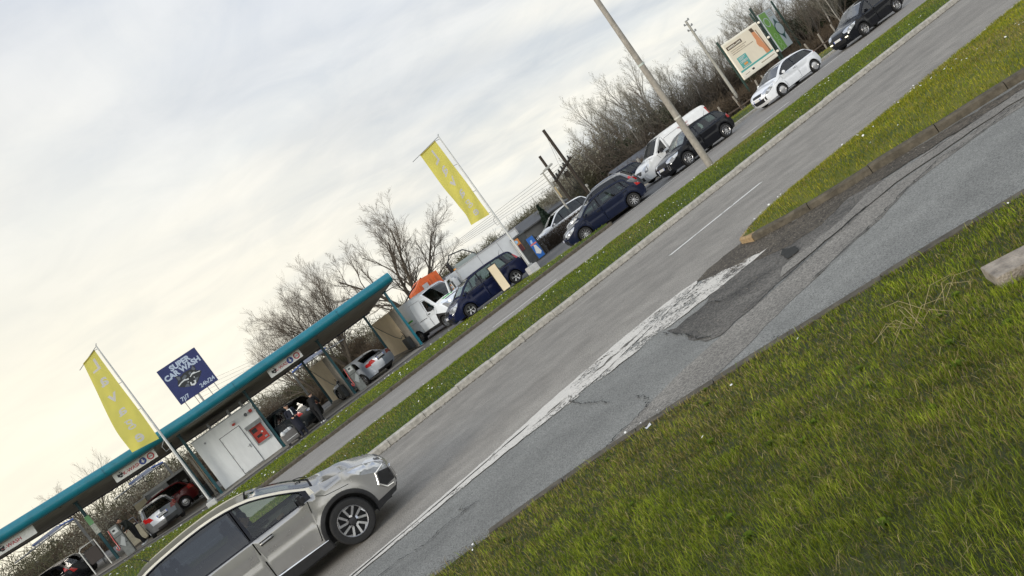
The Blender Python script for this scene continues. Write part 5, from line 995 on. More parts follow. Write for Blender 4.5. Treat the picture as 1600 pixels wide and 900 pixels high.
# ------------------------------------------------------------------ flags
FLG = mat('flag_cloth', (.92, .79, .13), .75, nz=.06, ns=2); FLT = mat('flag_lettering', (.78, .76, .70), .75)
def translucent(m, col, f=.55):
    t = m.node_tree; b = t.nodes['Principled BSDF']; o = t.nodes['Material Output']; tl = t.nodes.new('ShaderNodeBsdfTranslucent'); tl.inputs[0].default_value = col+(1,)
    x = t.nodes.new('ShaderNodeMixShader'); x.inputs[0].default_value = f; t.links.new(b.outputs[0], x.inputs[1]); t.links.new(tl.outputs[0], x.inputs[2]); t.links.new(x.outputs[0], o.inputs[0])
translucent(FLG, (1, .93, .28), .5); translucent(FLT, (.95, .88, .80), .6)
def flag(label, px, py, z0, ztop, ptop, armtip, RT, LT, lets, wind, base):
    """RT, LT: right / left edge (x, z) from top to bottom at depth py"""
    if py > 38:
        k_ = 37.5/39.0; py = 37.4; px *= k_; ptop *= k_; sc_ = lambda q: (q[0]*k_, 2.4+(q[1]-2.4)*k_); armtip = sc_(armtip); RT = [sc_(q) for q in RT]; LT = [sc_(q) for q in LT]; ztop = 2.4+(ztop-2.4)*k_
    t = empty('banner_flag', label, 'flag', (px, py, z0), 0, 'yellow banner flags on white poles'); o0 = Vector((px, py, z0)); P = lambda x, z, y=0: Vector((x, py+y, z))-o0
    MB().tube([(0, 0, 0), ((ptop-px)*.5, 0, (ztop-z0)*.5), (ptop-px, 0, ztop-z0)], [.055, .05, .03], mat('flag_pole', (.55, .56, .54), .4, nz=.1), 10).build('pole', t, 50)
    MB().tube([P(ptop, ztop), P(ptop+.06, ztop+.08)], .02, GALV, 6).build('finial', t); MB().tube([P(ptop, ztop-.02), P(armtip[0], armtip[1], -wind*.9)], .014, GALV, 6).build('top_arm', t)
    ns, nt = 26, 10; cr = catmull([(x, z, 0) for x, z in RT], 12); cl = catmull([(x, z, 0) for x, z in LT], 12)
    def S(u, v, off=0):          # v down, u from right to left
        a = cr[min(len(cr)-1, int(v*(len(cr)-1)))]; b = cl[min(len(cl)-1, int(v*(len(cl)-1)))]; k = v*(len(cr)-1)-int(v*(len(cr)-1)) if v < 1 else 0
        a2 = cr[min(len(cr)-1, int(v*(len(cr)-1))+1)]; k2 = v*(len(cl)-1)-int(v*(len(cl)-1)) if v < 1 else 0; b2 = cl[min(len(cl)-1, int(v*(len(cl)-1))+1)]
        a = a.lerp(a2, k); b = b.lerp(b2, k2); p = a.lerp(b, u); yy = -wind*u*.9+.05*math.sin(u*5+v*9)*u+.05*math.sin(v*17+u*3)*u*v+.03*math.sin(u*9-v*14)*v-off; return P(p.x, p.y, yy)
    def V3(u, v): return S(u, v)
    H = (RT[0][1]-RT[-1][1]); loops = []; tris = []
    for ch, v in zip('Lavage', lets):
        wtop = (RT[0][0]-LT[0][0])+((RT[-1][0]-LT[-1][0])-(RT[0][0]-LT[0][0]))*v
        o = text(ch, .70, FLT, t, Matrix.Identity(4), 'flag_letter', 0 if ch == 'g' else .014, 1, .0); bm = bmesh.new(); bm.from_mesh(o.data); bmesh.ops.remove_doubles(bm, verts=bm.verts, dist=1e-5)
        q = [w_.co for w_ in bm.verts]; mx = (min(a.x for a in q)+max(a.x for a in q))/2; my = (min(a.y for a in q)+max(a.y for a in q))/2
        fn = lambda c_: (.5+(c_.x-mx)/wtop, (v-(c_.y-my)/H)*4)
        loops += [[fn(e.verts[0].co), fn(e.verts[1].co)] for e in bm.edges if len(e.link_faces) == 1]; bmesh.ops.triangulate(bm, faces=bm.faces); tris += [[fn(w_.co) for w_ in f.verts] for f in bm.faces]
        bm.free(); bpy.data.objects.remove(o)
    out = [(i/10, 0.) for i in range(10)]+[(1., 4*i/40) for i in range(40)]+[(1-i/10, 4.) for i in range(10)]+[(0., 4-4*i/40) for i in range(40)]
    V2, F2, _ = cdt(out, [(None, l) for l in loops], .09); cc = V2[F2].mean(1); ins = np.zeros(len(F2), bool)
    for l in tris: ins |= in_poly(cc[:, 0], cc[:, 1], l)
    mb = MB(); pv = [S(max(0, min(1, a)), max(0, min(1, b/4))) for a, b in V2]; g = F2[~ins]; u_, inv = np.unique(g, return_inverse=True); mb.add([pv[k] for k in u_], [tuple(f) for f in inv.reshape(g.shape)], FLG); fo = mb.build('cloth', t, 180)
    for v in lets:
        g = F2[ins & (np.abs(cc[:, 1]/4-v) < .08)]; u_, inv = np.unique(g, return_inverse=True); mb = MB(); mb.add([pv[k] for k in u_], [tuple(f) for f in inv.reshape(g.shape)], FLT); mb.build('flag_letter', fo, 180)
    mb = MB(); q = [S(i/8, 0) for i in range(9)]; mb.tube(q, .025, mat('flag_hem', (.42, .33, .03), .7), 6); mb.build('top_hem', t, 60)
    for v in (.0, .36, .68, .98):
        a = S(0, v); mb = MB(); zp = a.z; mb.tube([a, Vector(((ptop-px)*zp/(ztop-z0), 0, zp-.03))], .012, GALV, 5); mb.build('flag_clip', t)
    mb = MB(); mb.tube([(0, 0, RT[-1][1]-z0-.15), (-.22, -.02, RT[-1][1]-z0-.35), (-.2, -.02, RT[-1][1]-z0-.62), (.0, 0, RT[-1][1]-z0-.6)], .015, GALV, 6); mb.build('halyard', t, 60)
    mb = MB(); mb.box((0, 0, .17), (base[0], base[1], .42), mat('base_concrete', (.56, .56, .54), .6, nz=.15, ns=5), None, .015); mb.bb((-base[0]/2-.002, -base[1]/2-.002, .16), (base[0]/2+.002, base[1]/2+.002, .168), GALV); mb.box((0, 0, .42), (.2, .2, .12), GALV, None, .01); mb.build('ballast_block', t)
flag('yellow banner flag on a leaning white pole left of the raccoon billboard', -3.07, 38.9, .05, 8.79, -2.98, (-4.04, 8.22), [(-3.13, 8.66), (-3.16, 7.0), (-3.16, 5.52), (-3.2, 3.90)], [(-3.77, 8.35), (-3.97, 7.33), (-4.21, 6.05), (-4.33, 5.19), (-4.36, 4.06)], [.10, .27, .43, .60, .76, .91], .35, (.42, .5))
flag('yellow banner flag on a leaning white pole above the navy people carrier', 14.2, 34.6, .12, 7.86, 14.18, (12.4, 7.47), [(13.92, 7.74), (13.96, 6.45), (14.0, 4.9), (14.0, 3.55)], [(12.86, 7.52), (12.9, 6.0), (12.95, 4.98), (12.98, 4.30), (12.98, 3.62)], [.10, .26, .41, .57, .73, .88], .1, (.5, .5))
# freestanding beige board on two legs
t = empty('notice_board', 'blank beige board standing in front of the navy people carrier', 'notice board', (13.0, 36.2, verge_z(13, 34.5)))
t.location = (12.62, 34.75, .15); MB().bb((-.20, -.02, .12), (.22, .02, 1.42), BEIGE, .004).build('board', t)
mb = MB()
for a, b in (((-.23, -.03, .1), (-.20, .03, 1.44)), ((.22, -.03, .1), (.25, .03, 1.44)), ((-.2, -.03, 1.42), (.22, .03, 1.45)), ((-.2, -.03, .09), (.22, .03, .12))): mb.bb(a, b, INK)
mb.build('frame', t); MB().bb((-.3, -.25, -.05), (.32, .25, .04), mat('base_concrete', (.56, .56, .54), .6), .01).build('base_plate', t)
MB().bb((-.15, -.015, .03), (.17, .015, .1), INK).build('stem', t)
# ------------------------------------------------------------------ street furniture, far structures
LMPC = mat('lamp_post_concrete', (.30, .275, .235), .8, nz=.25, ns=7, bump=.3, bs=50)
zb = med_z(16.65, 22.45)
t = empty('street_lamp', 'tall weathered concrete lamp post standing on the central reservation', 'street lamp', (16.65, 22.45, zb-.05))
MB().tube([(0, 0, 0), (0, 0, 3), (0, 0, 9.4)], [.128, .11, .075], LMPC, 16).build('pole', t, 50)
MB().lathe((0, 0, 2.02), (0, 0, 1), [(0, .115), (0, .128), (.06, .128), (.06, .11)], mat('post_band', (.5, .48, .42), .6), 16).build('number_band', t, 40)
MB().lathe((0, 0, 4.15), (0, 0, 1), [(0, .10), (0, .115), (.07, .115), (.07, .10)], mat('post_tape', (.45, .5, .45), .6), 16).build('tape_band', t, 40)
MB().tube([(0, 0, 9.3), (0, .5, 9.8), (0, 1.6, 9.95)], .05, GALV, 8).build('bracket', t, 50); MB().box((0, 1.9, 9.95), (.3, .8, .16), GALV, None, .05).build('lamp_head', t, 40)
def pole(name, label, cat, x, y, z, h, r0, r1, m, rot=None, grp=None):
    t = empty(name, label, cat, (x, y, z), 0, grp); MB().tube([(0, 0, 0), (0, 0, h)], [r0, r1], m, 10).build('pole', t, 50); return t
WD = mat('tarred_wood', (.035, .026, .018), .85, nz=.4, ns=5, bump=.5, bs=30, streak=(1, 1, .2)); CP = mat('pale_concrete', (.34, .33, .29), .8, nz=.2, ns=6)
t = empty('utility_pole_pair', 'twin dark wooden poles carrying a transformer crossbar', 'utility poles', (24.6, 46.0, -.1))
MB().tube([(.55, 0, 0), (.45, 0, 6.5)], [.12, .10], WD, 10).build('pole', t, 50); MB().tube([(-.8, 0, 0), (-.85, 0, 5.25)], [.11, .09], WD, 10).build('pole', t, 50)
mb = MB(); mb.tube([(-1.0, -.05, 3.35), (.95, -.05, 4.05)], .09, WD, 6); mb.build('crossbar', t); 
mb = MB()
for k in range(7): x = -.9+k*.28; mb.lathe((x, -.05, 3.45+k*.1), (0, 0, 1), [(0, .07), (.08, .08), (.1, .05), (.2, .06), (.24, .0)], BLK, 8)
mb.build('insulators', t, 40); MB().box((.1, .1, 3.3), (.3, .25, .4), WD, None, .05).build('transformer', t)
mb = MB(); [mb.tube([(-.2+k*.2, 0, 3.6), (-.1+k*.22, .1, 2.6), (.1+k*.1, .1, 1.6)], .022, BLK, 5) for k in range(4)]; mb.build('down_cables', t); mb = MB(); [mb.tube([(.45, 0, 6.3), (-.1+k*.25, 0, 3.9)], .008, BLK, 4) for k in range(3)]; mb.build('stay_wires', t)
t = pole('street_lamp', 'short pale lamp post with a flat box lantern beside the twin wooden poles', 'street lamp', 22.0, 43.5, .0, 4.05, .07, .05, CP)
MB().tube([(-.2, 0, 4.05), (.25, 0, 4.1)], .03, CP, 6).build('arm', t); MB().box((.45, -.05, 4.15), (.75, .3, .14), mat('lantern_grey', (.42, .42, .38), .5), Matrix.Rotation(R(-8), 3, 'Y'), .04).build('lantern', t)
MB().bb((.02, -.09, 2.2), (.1, -.07, 2.95), mat('pole_notice', (.5, .38, .2), .6)).build('notice_strip', t)
t = pole('utility_pole', 'tall pale concrete pole topped with insulators left of the cream billboard', 'utility pole', 42.7, 50.0, -.4, 8.0, .14, .09, CP)
mb = MB()
for k in range(5): mb.box(((-1)**k*.14, 0, 7.0+k*.25), (.4, .1, .08), GALV); mb.lathe(((-1)**k*.3, 0, 7.0+k*.25), (0, 0, 1), [(0, .05), (.1, .07), (.16, .0)], GALV, 8)
mb.build('insulator_bracket', t)
t = pole('street_lamp', 'small white lamp post behind the white delivery van', 'street lamp', 41.5, 60.0, -.3, 2.35, .05, .04, WHT); MB().tube([(0, 0, 2.3), (-.3, 0, 2.5), (-.55, 0, 2.45)], .06, WHT, 6).build('lamp_head', t)
t = pole('street_lamp', 'small lamp post with a pale head above the white fence', 'street lamp', 30.8, 56.0, -.4, 2.0, .05, .04, CP); MB().lathe((0, 0, 2.0), (0, 0, 1), [(0, .04), (.05, .16), (.25, .14), (.3, 0)], CP, 10).build('lamp_head', t)
# overhead cables (strung between the poles and a far pole to the left)
for k in range(5):
    a = Vector((24.2+.1*k, 46.2, 3.1+.24*k)); b = Vector((-2.0, 84.0, 7.9-.42*k)); P = [a.lerp(b, i/14)-Vector((0, 0, .9*math.sin(math.pi*i/14))) for i in range(15)]
    o = MB().tube(P, .011, INK, 4).build('overhead_cable'); tag(o, 'thin dark overhead cable running left from the twin wooden poles', 'cable', 'overhead cables from the twin poles')
for k in range(3):
    a = Vector((25.2, 46.0, 3.9-.3*k)); b = Vector((75, 66, 8.2-.4*k)); P = [a.lerp(b, i/14)-Vector((0, 0, 1.0*math.sin(math.pi*i/14))) for i in range(15)]
    o = MB().tube(P, .010, INK, 4).build('overhead_cable'); tag(o, 'thin overhead cable running right from the twin poles in front of the birches', 'cable', 'overhead cables in front of the birches')
# kiosks with posters
t = empty('poster_kiosk', 'dark kiosk carrying an orange poster, left of the blue one', 'kiosk', (16.95, 41.2, .1), R(-8)); MB().bb((-.1, .02, 0), (.75, .6, 1.75), DKG, .02).build('housing', t); MB().bb((-.12, -.02, .95), (.26, .01, 1.72), mat('poster_orange', (.50, .20, .05), .5)).build('poster', t); MB().bb((-.1, -.03, .95), (.24, -.021, 1.35), mat('poster_maroon', (.08, .015, .02), .5)).build('poster_panel', t); MB().lathe((.05, -.025, 1.55), (0, -1, 0), [(0, .1), (.006, .1), (.006, 0)], mat('poster_blue_disc', (.3, .5, .7), .5), 14).build('poster_disc', t); MB().bb((-.16, -.02, .1), (-.13, .02, 1.8), LBL).build('edge_post', t); MB().poly([(-.15, -.05, 1.75), (.8, -.05, 1.75), (.8, .7, 1.95), (-.15, .7, 1.95)], DKG, .04, (0, 0, 1)).build('roof', t)
t = empty('poster_kiosk', 'kiosk with a tall blue and white poster beside the clipped hedge', 'kiosk', (17.45, 40.9, .1), R(-8)); t.scale = (.85, .85, .82); MB().bb((0, .02, 0), (.6, .6, 1.7), DKG, .02).build('housing', t); pb = MB().bb((.0, -.03, .1), (.5, .01, 1.66), mat('poster_blue', (.02, .12, .42), .4)).build('poster', t); mb = MB(); mb.poly([(.05, -.034, .5), (.2, -.034, 1.05), (.35, -.034, 1.0), (.45, -.034, .45), (.3, -.034, .3)], WHT, .003, (0, -1, 0)); mb.poly([(.1, -.034, 1.2), (.18, -.034, 1.45), (.3, -.034, 1.42), (.25, -.034, 1.2)], mat('poster_pale', (.35, .5, .7), .5), .003, (0, -1, 0)); mb.build('poster_artwork', pb); MB().bb((.02, -.035, 1.08), (.48, -.031, 1.18), mat('poster_pink', (.6, .15, .12), .5)).build('poster_band', pb)
mb = MB(); [mb.tube([(.66+.1*k, .1, .05), (.64+.1*k, .1, 1.5-.06*k)], .03, BLK, 5) for k in range(3)]; mb.build('railing', t)
# cream billboard
def board_sheet(t, x, z, w, h, m, off, nm): return MB().bb((x, -off-.004, z), (x+w, -off, z+h), m).build(nm, t)
t = empty('billboard', 'cream advertising billboard with a figure and a teal offer box above the white hatchback', 'billboard', (44.25, 50.0, -.55), R(2)); CRM = mat('poster_cream', (.85, .76, .60), .5, nz=.05, ns=1); CRL = mat('poster_pale_cream', (.92, .87, .74), .5); TLP = mat('poster_teal', (.10, .42, .38), .5); BRN = mat('poster_brown', (.09, .055, .03), .5); TXG = mat('poster_text_grey', (.35, .28, .2), .6); SKN = mat('poster_skin', (.70, .30, .14), .5)
for x in (-.15, 4.3): MB().tube([(x, .12, 0), (x, .12, 5.9 if x > 0 else 5.5)], .085, mat('dark_green_steel', (.012, .04, .03), .5), 8).build('post', t)
fr = MB(); fr.bb((-.1, -.05, 1.85), (4.2, .05, 5.1), CRL, .04); fr.build('frame', t)
ps = board_sheet(t, .05, 2.0, 4.0, 2.95, CRM, .052, 'poster'); X0, Z0 = .05, 2.0
board_sheet(ps, .05, 2.0, 4.0, .42, CRL, .060, 'poster_footer'); board_sheet(ps, .05, 2.42, 4.0, .14, TLP, .060, 'poster_band')
board_sheet(ps, .12, 4.42, 1.75, .30, BRN, .060, 'title_bar'); 
mb = MB(); rnd = random.Random(5)
for i in range(11): mb.bb((.25+i*.14, -.070, 4.49), (.33+i*.14, -.066, 4.49+rnd.uniform(.09, .16)), CRL)
for j in range(3):
    x = .3
    while x < (2.1, 1.9, 2.7)[j]: w_ = rnd.uniform(.05, .16); mb.bb((x, -.064, 4.22-j*.15), (x+w_, -.060, 4.28-j*.15), TXG); x += w_+.04
x = 2.3
while x < 3.9: w_ = rnd.uniform(.05, .14); mb.bb((x, -.07, 2.14), (x+w_, -.066, 2.22), TXG); x += w_+.03
for x in (.3, .42, .56, .72): mb.bb((x, -.07, 2.12), (x+.09, -.066, 2.18), TXG)
mb.bb((1.15, -.07, 2.12), (1.42, -.066, 2.26), INK); mb.build('small_print', ps)
bx_ = board_sheet(ps, .42, 2.62, 1.05, .95, TLP, .062, 'offer_box'); text('OFFERTS', .25, WHT, bx_, frame4((.94, -.07, 3.10), (1, 0, 0), (0, 0, 1)), 'offer_lettering', .008, .88, .004); board_sheet(bx_, .75, 2.78, .42, .17, mat('poster_orange_tag', (.8, .35, .08), .5), .070, 'orange_tag')
mb = MB(); [mb.bb((.52+i*.02, -.07, z), (.52+w_, -.066, z+.04), WHT) for i, (z, w_) in enumerate([(3.45, .8), (3.36, .7), (3.28, .5), (2.68, .8)])]; mb.build('offer_small_print', bx_)
mb = MB(); mb.poly([(3.05, -.060, 4.90), (3.42, -.060, 4.90), (3.48, -.060, 4.55), (3.15, -.060, 4.50)], BRN, .004, (0, -1, 0)); mb.poly([(3.14, -.064, 4.58), (3.46, -.064, 4.52), (3.55, -.064, 4.05), (3.62, -.064, 3.4), (3.72, -.064, 2.56), (3.30, -.064, 2.56), (3.26, -.064, 3.1), (3.05, -.064, 3.35), (2.98, -.064, 3.62), (3.12, -.064, 3.9), (3.1, -.064, 4.2)], SKN, .004, (0, -1, 0)); mb.poly([(3.58, -.062, 4.6), (3.66, -.062, 4.6), (3.85, -.062, 2.56), (3.72, -.062, 2.56)], mat('poster_shadow', (.3, .16, .08), .5), .004, (0, -1, 0)); mb.build('printed_figure', ps)
for z in (2.2, 3.5, 4.9): MB().lathe((4.35, -.02, z), (0, -1, 0), [(0, .1), (.12, .1), (.14, 0)], CRL, 10).build('clamp', t); 
# green billboard beside it
t = empty('billboard', 'green and white advertising billboard partly behind the cream one', 'billboard', (49.15, 50.35, -.6), R(30)); t.scale = (1.9, 1, 1); GRL = mat('poster_green', (.17, .38, .06), .5, nz=.08, ns=1); GWH = mat('poster_grey_white', (.48, .54, .55), .5); DTL = mat('poster_dark_teal', (.01, .08, .07), .5)
for x in (-.1, 3.2): MB().tube([(x, .12, 0), (x, .12, 6.3 if x < 0 else 6.0)], .085, mat('dark_green_steel', (.012, .04, .03), .5), 8).build('post', t)
MB().bb((-.05, -.05, 2.0), (2.1, .05, 5.5), GWH, .02).build('panel', t); ps = board_sheet(t, .0, 2.05, 1.05, 3.4, GRL, .052, 'poster')
mb = MB(); 
for z, w_ in ((2.3, .5), (2.75, .6), (3.3, .5)): mb.lathe((.5, -.058, z), (0, -1, 0), [(0, .24), (.004, .24), (.004, .17), (0, .17)], mat('poster_light_green', (.35, .55, .25), .5), 16)
mb.lathe((.5, -.058, 4.6), (0, -1, 0), [(0, .42), (.004, .42), (.004, .33), (0, .33)], GWH, 24); mb.build('ring_motif', ps)
mb = MB(); mb.poly([(1.18, -.056, 3.9), (2.0, -.056, 3.9), (1.6, -.056, 4.7)], DTL, .004, (0, -1, 0)); mb.poly([(1.18, -.056, 3.4), (2.0, -.056, 3.4), (1.6, -.056, 2.6)], DTL, .004, (0, -1, 0)); mb.lathe((1.6, -.064, 3.65), (0, -1, 0), [(0, .62), (.004, .62), (.004, 0)], DTL, 24); mb.lathe((1.6, -.07, 3.65), (0, -1, 0), [(0, .52), (.004, .52), (.004, 0)], GWH, 24); mb.build('eye_emblem', t)
mb = MB(); [mb.bb((1.25, -.06, z), (1.9, -.055, z+.05), TXG) for z in (4.9, 5.05, 5.2)]; mb.build('small_print', t)
# rustic rail and concrete fence posts at the right
RUST = mat('rail_wood', (.10, .07, .05), .85, nz=.4, ns=5); FPC = mat('fence_concrete', (.30, .27, .23), .85, nz=.3, ns=10)
t = empty('rail_fence', 'low weathered rail fence below the billboards', 'fence', (0, 0, 0))
fpts = [(34+i*1.9, 44.3+.15*math.sin(i*1.3)+i*.05) for i in range(26)]; rnd = random.Random(9)
MB().tube([(x, y, .15+.06*math.sin(i*2.1)) for i, (x, y) in enumerate(fpts)], .06, RUST, 6).build('rail', t)
for i, (x, y) in enumerate(fpts[::2]): MB().tube([(x, y+.02, -.7), (x+rnd.uniform(-.05, .05), y, .5)], .06, RUST, 6).build('fence_post', t)
proto = MB(); proto.box((0, 0, .75), (.1, .1, 1.7), FPC, None, .01); po = proto.build('concrete_post'); first = True
for i in range(22):
    x = 33+i*1.75+rnd.uniform(-.3, .3); o = po if first else po.copy()
    if not first: COL.objects.link(o)
    first = False; o.location = (x, 46.5+.1*i+rnd.uniform(-.3, .3), -.65); o.rotation_euler = (R(rnd.uniform(-4, 4)), R(rnd.uniform(-7, 7)), 0); tag(o, 'slender pale concrete post in the rough grass by the woods', 'fence post', 'concrete posts along the woods')
# white garden fence, sheds
WF = mat('fence_white', (.42, .40, .36), .7, nz=.15, ns=6)
t = empty('white_fence', 'pale panelled garden fence behind the navy hatchback', 'fence', (26.5, 50.5, -.5), R(6))
for i in range(5):
    x = i*1.6; mb = MB(); mb.bb((x, -.06, 0), (x+.14, .06, 1.75), WF); mb.build('fence_post', t)
    if i < 4:
        mb = MB()
        for a, b in (((x+.14, -.03, .15), (x+1.6, .03, .28)), ((x+.14, -.03, 1.38), (x+1.6, .03, 1.5)), ((x+.14, -.03, .75), (x+1.6, .03, .84))): mb.bb(a, b, WF)
        for k in range(7): mb.bb((x+.3+k*.18, -.02, .15), (x+.36+k*.18, .02, 1.5), WF)
        mb.build('fence_panel', t)
RF = mat('shed_roof', (.10, .105, .115), .7, nz=.25, ns=4)
t = empty('garden_house', 'low house with a long dark grey roof and small window, left of the white van', 'house', (34.8, 56.5, -.8), R(-6)); MB().bb((0, 0, 0), (6.6, 4, 1.35), WF).build('wall', t); mb = MB(); mb.poly([(-.3, -.4, 1.25), (6.9, -.4, 1.25), (6.9, 2.2, 2.2), (-.3, 2.2, 2.2)], RF, .12, (0, 0, 1)); mb.poly([(-.3, 4.4, 1.25), (6.9, 4.4, 1.25), (6.9, 2.2, 2.2), (-.3, 2.2, 2.2)], RF, .12, (0, 0, 1)); mb.build('roof', t)
for x in (4.9, 5.7): wn = MB().bb((x, -.02, .45), (x+.65, .0, 1.05), mat('house_pane', (.25, .30, .35), .2)).build('window', t); MB().bb((x-.05, -.03, .4), (x+.7, -.021, .45), WHT).build('sill', wn)
for i, (x, y, a) in enumerate([(56, 62, 8), (64, 60, -10)]):
    t = empty('allotment_hut', ['weathered hut with pale roof patches seen under the cream billboard', 'second weathered hut beneath the cream billboard, nearer the woods'][i], 'hut', (x, y, -1.0), R(a)); MB().bb((0, 0, 0), (4, 2.6, 1.4), SCR).build('wall', t); MB().poly([(-.2, -.3, 1.3), (4.2, -.3, 1.3), (4.2, 2.9, 2.0), (-.2, 2.9, 2.0)], mat('hut_roof', (.15, .15, .155), .7, nz=.5, ns=1.5), .1, (0, 0, 1)).build('roof', t)
t = empty('warehouse', 'long low grey roof behind the box truck', 'building', (17, 60, -.5), R(3)); MB().bb((0, 0, 0), (14, 8, 2.1), mat('warehouse_wall', (.13, .13, .125), .7, nz=.1)).build('wall', t); MB().poly([(-.3, -.3, 2.1), (14.3, -.3, 2.1), (14.3, 5, 2.8), (-.3, 5, 2.8)], mat('warehouse_roof', (.085, .085, .085), .7, nz=.2, ns=2), .12, (0, 0, 1)).build('roof', t)
# ------------------------------------------------------------------ people
SK = mat('skin', (.42, .25, .17), .55); HR = mat('hair', (.02, .014, .01), .7)
def capsules(chain, mb, m, n=10):
    for pts, rad in chain: 
        mb.tube(pts, rad, m, n)
        for p, r in zip(pts, rad if isinstance(rad, list) else [rad]*len(pts)): mb.lathe(Vector(p)-Vector((0, 0, r)), (0, 0, 1), [(0, .001), (r*.15, r*.53), (r*.5, r*.87), (r, r), (r*1.5, r*.87), (r*1.85, r*.53), (2*r, .001)], m, n)
def blob(name, chain, m, parent, vox=.014):
    mb = MB(); capsules(chain, mb, m); o = mb.build(name, parent); md = o.modifiers.new('fuse', 'REMESH'); md.mode = 'VOXEL'; md.voxel_size = vox; md.use_smooth_shade = True
    s = o.modifiers.new('soft', 'SMOOTH'); s.factor = .6; s.iterations = 3; return o
def person(label, loc, yaw, top, leg, J=None, scarf=None, coat=False, hat=None, cut=1.75, legs=True, grp=None, shoes=INK):
    """faces -y; J overrides joints"""
    s = cut/1.75; j = dict(hip=(0, 0, .93), chest=(0, .0, 1.30), neck=(0, 0, 1.48), head=(0, -.02, 1.64), shL=(.19, 0, 1.42), elL=(.25, .03, 1.14), haL=(.20, -.16, .98), shR=(-.19, 0, 1.42), elR=(-.25, .03, 1.14), haR=(-.20, -.16, .98), kL=(.11, -.02, .50), fL=(.12, .0, .07), kR=(-.11, -.02, .50), fR=(-.12, .0, .07)); j.update(J or {})
    j = {k: Vector(v)*s for k, v in j.items()}; t = empty('person', label, 'person', loc, yaw, grp); hd = j['head']; up = (hd-j['neck']).normalized()
    body = [([j['hip'], j['chest'], j['neck']], [.115, .125, .06]), ([j['neck'], hd-up*.04], [.055, .055]), ([hd-up*.03+Vector((0, -.015, 0)), hd+up*.035+Vector((0, .01, 0))], [.078, .090]), ([hd+Vector((0, -.095, -.01)), hd+Vector((0, -.105, -.02))], [.016, .018]), ([hd+Vector((.085, 0, 0)), hd+Vector((.09, .0, .02))], [.014, .016]), ([hd+Vector((-.085, 0, 0)), hd+Vector((-.09, .0, .02))], [.014, .016])]
    for S in 'LR':
        body += [([j['sh'+S], j['el'+S], j['ha'+S]], [.05, .038, .026]), ([j['hip']+Vector((.09 if S == 'L' else -.09, 0, -.03)), j['k'+S], j['f'+S]], [.08, .055, .04])]
        h = j['ha'+S]; d = (h-j['el'+S]).normalized(); sd = d.orthogonal().normalized(); pm = h+d*.06; body.append(([h, pm], [.03, .034]))
        for k, ln in enumerate((.06, .075, .07, .052)): a = pm+sd*(k-1.5)*.019; body.append(([a, a+d*ln*.6, a+d*ln+Vector((0, -.015, -.01))], [.010, .009, .008]))
        body.append(([h+d*.02, h+d*.04+sd*.04, h+d*.08+sd*.048], [.013, .011, .009]))
    b = blob('body', body, SK, t, .011)
    jk = [([j['hip']+Vector((0, 0, .02)), j['chest'], j['neck']-Vector((0, 0, .05))], [.15, .165, .09]), ([j['shL'], j['neck']-Vector((0, 0, .04)), j['shR']], [.075, .085, .075])]
    for S in 'LR': jk.append(([j['sh'+S], j['el'+S], j['ha'+S].lerp(j['el'+S], .12)], [.075, .06, .048]))
    if coat: jk.append(([j['hip'], (j['kL']+j['kR'])/2+Vector((0, 0, -.02))], [.17, .19]))
    blob('jacket', jk, top, t, .018)
    blob('trousers', [([j['hip']+Vector((q*.09, 0, .0)), j['k'+S], j['f'+S]+Vector((0, 0, .03))], [.115, .078, .062]) for S, q in (('L', 1), ('R', -1))]+[([j['hip']+Vector((-.06, 0, 0)), j['hip']+Vector((.06, 0, 0))], [.13, .13])], leg, t, .018)
    for S in 'LR': blob('shoe', [([j['f'+S]+Vector((0, .04, -.02)), j['f'+S]+Vector((0, -.14, -.03))], [.048, .042])], shoes, t, .015)
    blob('hair', [([hd+up*.055+Vector((0, .03, 0)), hd+up*.06+Vector((0, -.02, 0))], [.088, .078])], hat or HR, t, .014)
    mb = MB()
    for q in (-1, 1): mb.box(hd+Vector((q*.032, -.092, .012)), (.018, .008, .008), INK)
    mb.box(hd+Vector((0, -.09, -.055)), (.045, .008, .008), mat('lips', (.3, .1, .08), .5)); mb.build('face_details', t)
    if scarf: blob('scarf', [([j['neck']+Vector((.06, -.08, -.02)), j['chest']+Vector((.05, -.165, .02)), j['chest']+Vector((.03, -.16, -.14))], [.025, .03, .03]), ([j['neck']+Vector((-.06, -.05, 0)), j['neck']+Vector((.06, -.08, -.02))], [.03, .03])], scarf, t, .014)
    return t
NVC = mat('navy_cloth', (.008, .010, .020), .9); BKC = mat('black_cloth', (.007, .007, .008), .9); GRC = mat('dark_green_cloth', (.02, .024, .02), .9); RDC = mat('crimson_cloth', (.35, .01, .03), .85)
person('person in a long navy coat with a white scarf standing beside the dark estate car', (1.85, 38.6, fz(1)+.03), R(8), NVC, NVC, dict(haL=(.10, -.2, 1.08), haR=(-.12, -.2, 1.06)), scarf=WHT, coat=True, cut=1.72)
person('person in black leaning towards the back of the dark estate car', (2.85, 38.7, fz(2)+.03), R(150), BKC, BKC, dict(chest=(0, -.2, 1.22), neck=(0, -.34, 1.34), head=(0, -.44, 1.44), shL=(.18, -.30, 1.30), shR=(-.18, -.30, 1.30), elL=(.22, -.42, 1.08), elR=(-.24, -.36, 1.06), haL=(.12, -.55, .98), haR=(-.15, -.52, .92), kR=(-.12, .10, .5), fR=(-.13, .22, .08)), cut=1.66, shoes=WHT)
person('person in dark clothes bending over beside the silver hatchback next to the vacuum machine', (-6.35, 40.2, fz(-6.3)+.06), R(-60), GRC, BKC, dict(chest=(0, -.1, 1.25), neck=(0, -.2, 1.42), head=(0, -.28, 1.54), shL=(.19, -.15, 1.36), shR=(-.19, -.15, 1.36), elL=(.25, -.25, 1.12), haL=(.16, -.42, 1.0), fR=(-.16, .2, .08)), cut=1.72, shoes=WHT)
